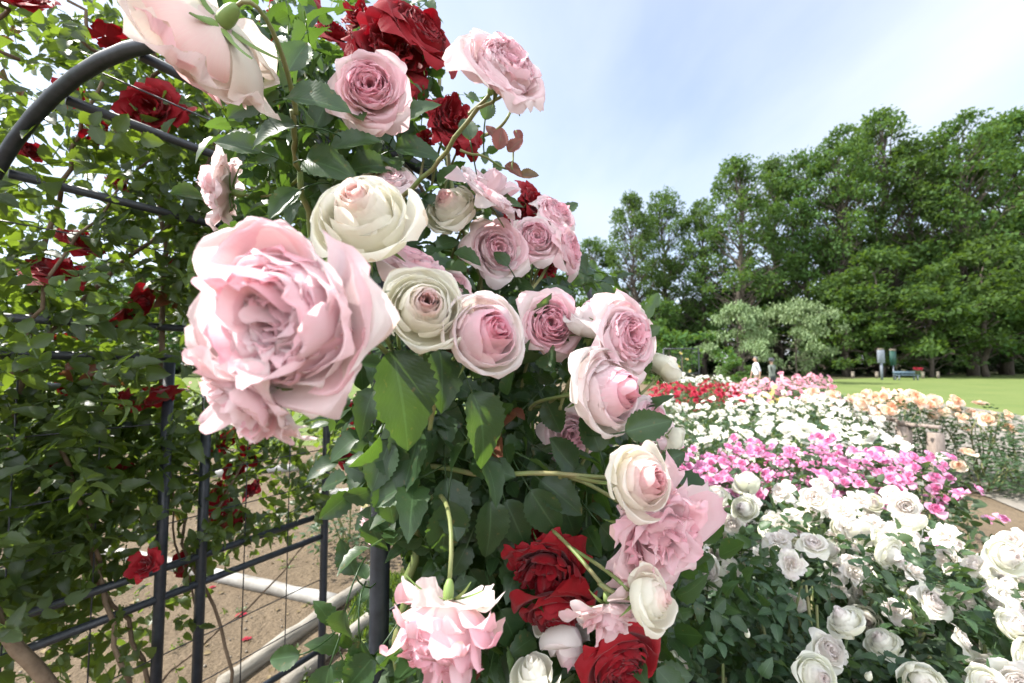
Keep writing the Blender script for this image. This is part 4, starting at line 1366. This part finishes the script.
q = Quads(); q.box((0, .22, .66), 1.9, .05, .22); q.build('backrest', M['bluepaint'], bn, False)
for sx in (-.8, .8):
    for sy in (-.17, .17):
        q = Quads(); q.box((sx, sy, .205), .08, .08, .41); q.build('leg', M['greypaint'], bn, False)
rb = thing('flowering_shrub', 'small red flowering shrub beside the pale blue bench', 'shrub', tuple(G(904, 379) + np.array([.2, -1.1, 0])))
f_, c_ = FARB[1]
o = link('foliage', f_, rb); o.scale = (1.1, 1.1, .9)
o = link('stem', c_, rb)
for k in range(14):
    a = k * 2.4
    put_bloom(rb, (.25 * math.cos(a), .25 * math.sin(a) - .1, .95 + .08 * math.sin(k * 3)), (0, -.5, 1), .11, shared_bloom('cup', 'scarlet', 700, 4, 4, 12, .5))
for (x, lab) in ((853, 'pale short bollard left of the grey sign post'), (877, 'pale short bollard at the foot of the grey sign post'), (923, 'pale short bollard right of the blue bench'),
                 (938, 'pale short bollard farthest right on the lawn edge')):
    b = thing('bollard', lab, 'bollard', tuple(G(x, 378.5)), 'bollards along the lawn edge')
    q = Quads(); q.tube([(0, 0, 0), (0, 0, .3), (0, 0, .55)], .13, 10); q.build('shaft', M['stone'], b)
    q = Quads(); q.tube([(0, 0, .55), (0, 0, .62), (0, 0, .66)], [.15, .15, .09], 10); q.build('cap', M['stone'], b)

# ================================================================== PEOPLE
M['skin'] = plain_mat('skin', (.36, .22, .16), (.42, .27, .19), 20, .55, bump=0)
M['whitecloth'] = plain_mat('white_shirt', (.52, .52, .55), (.62, .62, .65), 12, .8, bump=.2)
M['beigecloth'] = plain_mat('beige_trousers', (.22, .17, .13), (.28, .22, .17), 12, .85, bump=.2)
M['greycloth'] = plain_mat('grey_green_jacket', (.11, .13, .11), (.17, .19, .165), 12, .85, bump=.2)
M['darkcloth'] = plain_mat('dark_cloth', (.03, .032, .04), (.06, .06, .07), 12, .85, bump=.2)
M['greyhair'] = plain_mat('grey_hair', (.10, .095, .09), (.22, .21, .20), 60, .8, bump=.3)


def person(loc, face, height, shirt, trousers, label, hat=False, stride=.22):
    """one skinned body facing +X of its own frame, then turned"""
    S = height / 1.70
    t = thing('person', label, 'person', loc)
    t.rotation_euler = (0, 0, face)
    vs, es, rs = [], [], []

    def v(p, r, par=None):
        vs.append(tuple(c * S for c in p))
        rs.append(r * S if isinstance(r, (int, float)) else tuple(c * S for c in r))
        if par is not None:
            es.append((par, len(vs) - 1))
        return len(vs) - 1
    pel = v((0, 0, .93), (.11, .15))
    wai = v((.01, 0, 1.08), (.095, .135), pel)
    che = v((.0, 0, 1.28), (.11, .165), wai)
    shl = v((0, 0, 1.40), (.085, .12), che)
    nck = v((.01, 0, 1.475), .052, shl)
    hd0 = v((.03, 0, 1.55), (.082, .07), nck)
    hd1 = v((.035, 0, 1.63), (.092, .078), hd0)
    v((.02, 0, 1.69), (.055, .05), hd1)
    for s, st in ((1, 1), (-1, -1)):
        hp = v((0, .09 * s, .88), .088, pel)
        kn = v((.10 * st * stride / .22 + .03, .095 * s, .49), .058, hp)
        an = v((.22 * st * stride / .22 - (.06 if st < 0 else 0), .095 * s, .085), .038, kn)
        v((an and vs[an][0] / S + .13, .10 * s, .035), .034, an)
        sh = v((0, .185 * s, 1.385), .058, shl)
        el = v((-.08 * st, .235 * s, 1.11), .043, sh)
        wr = v((.04 - .10 * st, .235 * s, .87), .028, el)
        pm = v((.055 - .10 * st, .235 * s, .80), (.02, .036), wr)
        bx, bz_ = .06 - .10 * st, .76
        for kf, (oy, L) in enumerate(((-.026, .075), (-.009, .085), (.009, .08), (.026, .062))):
            f1 = v((bx + oy * .9, .235 * s, bz_ - .01), .0095, pm)
            f2 = v((bx + oy * .9 + .012, .232 * s, bz_ - .01 - L * .5), .0085, f1)
            v((bx + oy * .9 + .015, .220 * s, bz_ - .01 - L), .0075, f2)
        th = v((bx + .035, .222 * s, .815), .011, pm)
        v((bx + .05, .212 * s, .775), .009, th)
    me = bpy.data.meshes.new('body')
    me.from_pydata(vs, es, [])
    o = link('body', me, t)
    bm = bmesh.new()
    bm.from_mesh(me)
    lay = bm.verts.layers.skin.verify()
    for i, bv_ in enumerate(bm.verts):
        r = rs[i]
        bv_[lay].radius = (r, r) if not isinstance(r, tuple) else r
        bv_[lay].use_root = (i == 0)
    bm.to_mesh(me)
    bm.free()
    o.modifiers.new('skin', 'SKIN')
    sb = o.modifiers.new('smooth', 'SUBSURF')
    sb.levels = sb.render_levels = 2
    dg = bpy.context.evaluated_depsgraph_get()
    me2 = bpy.data.meshes.new_from_object(o.evaluated_get(dg))
    o.modifiers.clear()
    o.data = me2
    me2.materials.clear()
    for m_ in (M['skin'], shirt, trousers, M['darkcloth']):
        me2.materials.append(m_)
    for p in me2.polygons:
        z, y = p.center.z / S, abs(p.center.y) / S
        arm = y > .20 and z < 1.2
        if z > 1.465:
            p.material_index = 0
        elif z < .10:
            p.material_index = 3
        elif arm and z < (1.10 if shirt is M['whitecloth'] else .87):
            p.material_index = 0
        elif z < .95 and not (y > .195):
            p.material_index = 2
        else:
            p.material_index = 1
        p.use_smooth = True
    # nose, ears on the head, hair or hat
    bmh = bmesh.new()
    bmesh.ops.create_icosphere(bmh, subdivisions=3, radius=1)
    for w in bmh.verts:
        n_ = 1 + .03 * math.sin(w.co.x * 9) * math.sin(w.co.y * 8 + 1)
        w.co = Vector((w.co.x * .102 * n_, w.co.y * .088 * n_, w.co.z * .095 * n_))
    bmesh.ops.delete(bmh, geom=[w for w in bmh.verts if w.co.x > .035 and w.co.z < .045 or w.co.z < -.05], context='VERTS')
    mh = bpy.data.meshes.new('hair')
    bmh.to_mesh(mh)
    bmh.free()
    oh = link('hair', mh, t, M['greyhair'])
    oh.location = (.022 * S, 0, 1.635 * S)
    oh.scale = (S, S, S)
    q = Quads()
    q.tube([(.112, 0, 1.605), (.135, 0, 1.585), (.118, 0, 1.578)], [.006, .016, .010], 8)
    for s in (-1, 1):
        q.tube([(.03, .078 * s, 1.625), (.025, .092 * s, 1.605), (.03, .08 * s, 1.58)], [.012, .018, .010], 8)
    for V_ in q.V:
        V_ *= S
    q.build('face_features', M['skin'], t)
    if hat:
        q = Quads()
        q.tube([(.02, 0, 1.655), (.02, 0, 1.662), (.02, 0, 1.67), (.02, 0, 1.74), (.02, 0, 1.765), (.02, 0, 1.77)], [.19, .185, .115, .105, .08, .01], 18)
        for V_ in q.V:
            V_ *= S
        q.build('hat', M['darkcloth'], t)
    return t


person(tuple(G(757, 396.5)), PI * .93, 1.70, M['whitecloth'], M['beigecloth'], 'grey haired person in white shirt and beige trousers walking left behind the roses')
person(tuple(G(773, 397.5)), PI * .62, 1.60, M['greycloth'], M['darkcloth'], 'person in dark hat and grey green jacket walking behind the white shirt', hat=True)

# ================================================================== TREES
def tree_meshes(seed, H, cr, nclump, nleaf, lsize, bare=.22, mat='treeleaf', flat=.55, top=1.0):
    rng = np.random.default_rng(seed)
    tq, lq = Quads(), Quads()
    lean = rng.normal(0, .03 * H, 2)
    trunk = np.array([[lean[0] * t ** 2, lean[1] * t ** 2, H * .86 * t] for t in np.linspace(0, 1, 9)])
    trunk[1:-1, :2] += rng.normal(0, .012 * H, (7, 2))
    r0 = .017 * H
    tq.tube(trunk, r0 * np.linspace(1.25, .18, 9), 9)
    cents = []
    for k in range(nclump):
        zt = bare + (1 - bare) * rng.random() ** .85
        prof = np.interp(zt, [bare, bare + .12, .45, .7, .88, 1.0], [.55, .85, 1.0, .88, .58, .16]) * top
        a = k * 2.39996 + rng.normal(0, .5)
        rr = cr * prof * rng.uniform(.35, 1.0) ** .6 * (1 + .22 * math.sin(a * 2 + seed) + .15 * math.sin(3 * a + 2 * seed))
        c = np.array([rr * math.cos(a), rr * math.sin(a), H * zt])
        ti = np.clip((zt - .14), .05, .85) / .86
        base = np.array([np.interp(ti, np.linspace(0, 1, 9), trunk[:, j]) for j in range(3)])
        c[:2] += base[:2] * .6
        cents.append(c)
        L = np.linalg.norm(c - base)
        pts = wander(base, c, 6, L * .05, rng)
        tq.tube(pts, np.linspace(r0 * .34 * (1 - ti * .6), r0 * .06, 6), 5, cap=False)
    cents = np.array(cents)
    per = nleaf // nclump
    size = rng.uniform(.7, 1.35, nclump) * cr * .215
    for c, s in zip(cents, size):
        n = int(per * rng.uniform(.7, 1.3))
        dv = norm(rng.normal(0, 1, (n, 3)))
        rr = s * rng.random(n) ** .42
        off = dv * rr[:, None] * np.array([1, 1, flat])
        # drooping fringe and gaps inside the clump
        keep = np.sin(off[:, 0] * 2.1 / s * 2 + c[0]) * np.sin(off[:, 1] * 2.3 / s * 2 + c[1]) + rng.normal(0, .5, n) > -.22
        off = off[keep]
        n = len(off)
        pos = c + off - np.array([0, 0, 1]) * (np.hypot(off[:, 0], off[:, 1]) ** 2 / s * .22)[:, None]
        d = off * np.array([1, 1, .2]) + rng.normal(0, .6 * s, (n, 3))
        nn = rng.normal(0, .6, (n, 3)) + np.array([0, 0, .8]) + .5 * dv[keep]
        lt = np.clip(rng.normal(.45, .22, n) + rng.normal(0, .12), 0, 1)
        scatter(lq, LEAF_TREE, pos, d, nn, rng.uniform(.6, 1.3, n) * lsize, np.stack([lt, 0 * lt, 0 * lt], 1))
    tm, lm = tq.mesh('trunk'), lq.mesh('crown')
    tm.materials.append(M['bark'])
    lm.materials.append(M[mat])
    return tm, lm


LEAF_TREE = (np.array([[-.0, 0, 0], [.34, .45, .08], [0, 1, -.1], [-.34, .45, .08]]), np.array([[0, 1, 2, 3]]), np.array([[0, .0], [1, .5], [0, 1], [-1, .5]]))
TALL = [tree_meshes(40 + k, 28, 6.2, 130, 19000, .42, .16) for k in range(4)]
UNDER = [tree_meshes(60 + k, 12, 5.4, 46, 9000, .42, .10) for k in range(2)]
PALE = [tree_meshes(70 + k, 6.4, 5.2, 44, 8000, .30, .16, 'paleleaf', .30, 1.1) for k in range(2)]
DARK = [tree_meshes(80 + k, 16, 6.5, 60, 9000, .75, .02, 'darkleaf') for k in range(2)]
SHR = [tree_meshes(90 + k, 3.2, 2.6, 26, 3600, .26, .02, 'treeleaf') for k in range(2)]


def tree(name, proto, x, y, sc, rz, label, cat, group, wide=1.0):
    t = thing(name, label, cat, (x, y, 0), group)
    for me, nm in zip(proto, ('trunk', 'crown')):
        o = link(nm, me, t)
    t.rotation_euler = (0, 0, rz)
    t.scale = (sc * wide, sc * wide, sc)
    return t


def at_px(px, y):
    return (px - 512) / F * y


def hgt(ytop, y):
    return EYE + (364 - ytop) / F * y


tall = [(596, 62, 240, 'low topped tree at the left end of the tall row'), (634, 56, 194, 'rounded tall tree second from the left of the row'), (668, 60, 186, 'tall thin crowned tree left of the gap in the row'),
        (704, 58, 198, 'shorter tree before the gap showing sky between trunks'), (742, 52, 160, 'broad dense tree rising above the pale shrubby trees'), (776, 57, 158, 'slim tree right of the broad dense one'),
        (812, 54, 146, 'tall tree with a notched top, left of the highest crowns'), (846, 52, 122, 'tall tree left of the sign post'), (880, 55, 116, 'high leafy crown above the sign post'),
        (914, 52, 140, 'tree right of the sign post with a lower crown'), (944, 57, 150, 'tree with lower crown in the dip of the row'),
        (972, 50, 106, 'highest crown near the right edge'), (1006, 54, 116, 'tall tree just left of the right edge'), (1040, 51, 108, 'tall tree cut by the right edge'), (1090, 52, 112, 'tall tree just beyond the right edge')]
for k, (px, y, yt, lab) in enumerate(tall):
    tree('tree', TALL[k % 4], at_px(px, y), y, hgt(yt, y) / 28, k * 1.7, lab, 'tree', 'tall trees behind the lawn', (.98, .80, .74, .86, .92, .72, .80, .78)[k % 8])
for k, (px, y, yt, lab) in enumerate(((620, 82, 290, 'distant tree behind the left end of the row'), (690, 84, 300, 'distant tree filling the gap low down'), (770, 80, 270, 'distant tree behind the broad dense one'),
                                      (850, 82, 240, 'distant tree behind the tall left crowns'), (910, 78, 235, 'distant tree behind the dip of the row'), (990, 80, 225, 'distant tree behind the highest crown'), (1060, 80, 180, 'distant tree at the right edge'))):
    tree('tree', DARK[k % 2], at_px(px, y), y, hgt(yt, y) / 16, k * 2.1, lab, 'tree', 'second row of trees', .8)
for k, (px, y, yt, lab) in enumerate(((880, 46, 255, 'sunlit lower tree in front of the tall ones, centre'), (930, 45, 268, 'sunlit lower tree right of the sign post'), (985, 46, 240, 'lower tree under the highest crown'),
                                      (845, 47, 275, 'lower tree beside the pale ones'), (1030, 46, 250, 'lower tree at the right edge'), (655, 50, 300, 'lower tree behind the wire trellis'), (600, 48, 290, 'lower tree left of the wire trellis'))):
    tree('tree', UNDER[k % 2], at_px(px, y), y, hgt(yt, y) / 12, k * 1.3, lab, 'tree', 'lower trees of the wood edge')
for k in range(13):
    px = 560 + k * 44
    y = 60 + 5 * math.sin(k * 2.3)
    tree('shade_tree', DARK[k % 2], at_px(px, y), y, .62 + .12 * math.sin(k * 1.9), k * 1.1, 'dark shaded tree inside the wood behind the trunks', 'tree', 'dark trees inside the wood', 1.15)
for k, (px, y, yt, wd, lab) in enumerate(((738, 33, 303, .52, 'pale greyish green layered tree, left of the pair'), (796, 32, 299, .58, 'pale greyish green layered tree, right of the pair'))):
    tree('pale_tree', PALE[k], at_px(px, y), y, hgt(yt, y) / 6.4, k * 2 + .4, lab, 'tree', 'pale layered trees', wd)
for k, (px, y, yt, lab) in enumerate(((668, 30, 328, 'yellow green shrub behind the wire trellis'), (735, 24, 363, 'low green shrub left of the walkers'))):
    tree('shrub', SHR[k], at_px(px, y), y, hgt(yt, y) / 3.2, k, lab, 'shrub', None, 1.0)
# trees beyond the arch on the left
for k, (px, y, yt, lab) in enumerate(((-60, 42, 285, 'far tree seen at the left edge through the trellis'), (30, 46, 272, 'far tree left of the sky gap behind the trellis'), (100, 48, 262, 'far tree behind the red roses of the trellis'),
                                      (160, 46, 275, 'far tree behind the twin uprights'), (230, 50, 258, 'far tree behind the large pink bloom'), (310, 48, 270, 'far tree behind the top of the far hoop'), (390, 52, 262, 'far tree behind the arch post'),
                                      (470, 55, 255, 'far tree behind the pink climber'), (540, 58, 245, 'far tree between the pink climber and the tall row'), (-140, 40, 280, 'far tree just beyond the left edge'))):
    tree('tree', UNDER[k % 2], at_px(px, y), y, hgt(yt, y) / 12, k * 1.9, lab, 'tree', 'trees beyond the garden')

for k in range(12):
    px = -230 + k * 68
    y = 62 + 4 * math.sin(k * 1.7)
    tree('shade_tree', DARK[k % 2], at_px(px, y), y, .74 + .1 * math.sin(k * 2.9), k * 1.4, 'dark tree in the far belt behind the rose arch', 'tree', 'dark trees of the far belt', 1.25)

# ================================================================== LIGHT
SUN = Vector((-.62, .05, .80)).normalized()
elev = math.asin(SUN.z)
azim = math.atan2(SUN.x, SUN.y)
w = bpy.data.worlds.new('World')
SC.world = w
w.use_nodes = True
nt = w.node_tree
nt.nodes.clear()
sky = nd(nt, 'ShaderNodeTexSky', sky_type='NISHITA')
sky.sun_disc = False
sky.sun_elevation = elev
sky.sun_rotation = azim
sky.air_density = 1.0
sky.dust_density = 1.5
sky.ozone_density = 1.0
tc = nd(nt, 'ShaderNodeTexCoord')
sx = nd(nt, 'ShaderNodeSeparateXYZ')
nt.links.new(tc.outputs['Generated'], sx.inputs[0])
zc = math_n(nt, 'MAXIMUM', sx.outputs[2], .03)
cv = nd(nt, 'ShaderNodeCombineXYZ')
nt.links.new(math_n(nt, 'DIVIDE', sx.outputs[0], math_n(nt, 'ADD', zc, .18)), cv.inputs[0])
nt.links.new(math_n(nt, 'DIVIDE', sx.outputs[1], math_n(nt, 'ADD', zc, .18)), cv.inputs[1])
mp = nd(nt, 'ShaderNodeMapping')
mp.inputs['Rotation'].default_value = (0, 0, rad(-28))
mp.inputs['Scale'].default_value = (1.1, .5, 1)
nt.links.new(cv.outputs[0], mp.inputs['Vector'])
n1 = noise(nt, mp.outputs[0], 1.3, 7, .5)
n2 = noise(nt, mp.outputs[0], .55, 3, .5)
cl = ramp(nt, math_n(nt, 'ADD', math_n(nt, 'MULTIPLY', n1, .6), math_n(nt, 'MULTIPLY', n2, .5)), [(.38, 0.22), (.74, .92)])
hz = math_n(nt, 'POWER', math_n(nt, 'SUBTRACT', 1.0, math_n(nt, 'MAXIMUM', sx.outputs[2], 0.0), True), 3.0)
fac = math_n(nt, 'MAXIMUM', cl, math_n(nt, 'MULTIPLY', hz, .85))
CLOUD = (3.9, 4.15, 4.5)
back = math_n(nt, 'ADD', 1.0, math_n(nt, 'MULTIPLY', math_n(nt, 'MAXIMUM', math_n(nt, 'SUBTRACT', 0.15, sx.outputs[1]), 0.0), 1.5))  # extra cloud brightness behind the camera, added to light the bloom fronts
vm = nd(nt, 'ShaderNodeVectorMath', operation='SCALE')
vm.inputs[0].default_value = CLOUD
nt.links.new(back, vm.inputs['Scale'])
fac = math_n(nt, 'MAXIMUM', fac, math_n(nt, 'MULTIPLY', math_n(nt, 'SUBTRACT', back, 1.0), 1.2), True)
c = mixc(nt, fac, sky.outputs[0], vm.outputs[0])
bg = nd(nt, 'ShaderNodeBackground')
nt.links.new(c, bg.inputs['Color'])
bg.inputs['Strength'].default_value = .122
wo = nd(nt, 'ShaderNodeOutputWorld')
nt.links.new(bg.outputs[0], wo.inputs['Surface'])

sd = bpy.data.lights.new('sun', 'SUN')
sd.energy = 4.3
sd.angle = rad(.53)
sd.color = (1, .955, .89)
so = bpy.data.objects.new('sun', sd)
COL.objects.link(so)
so.rotation_mode = 'QUATERNION'
so.rotation_quaternion = SUN.to_track_quat('Z', 'Y')

SC.view_settings.view_transform = 'Standard'
SC.view_settings.look = 'None'
SC.view_settings.exposure = 1.27
SC.view_settings.gamma = 1
SC.view_settings.use_curve_mapping = False
SC.render.engine = 'CYCLES'
cy = SC.cycles
cy.max_bounces = 8
cy.diffuse_bounces = 6
cy.glossy_bounces = 2
cy.transmission_bounces = 4
cy.transparent_max_bounces = 4
cy.caustics_reflective = False
cy.caustics_refractive = False
cy.use_adaptive_sampling = True
cy.adaptive_threshold = .02
try:
    cy.use_denoising = True
    cy.denoiser = 'OPENIMAGEDENOISE'
except Exception as ex:
    print('denoise', ex)
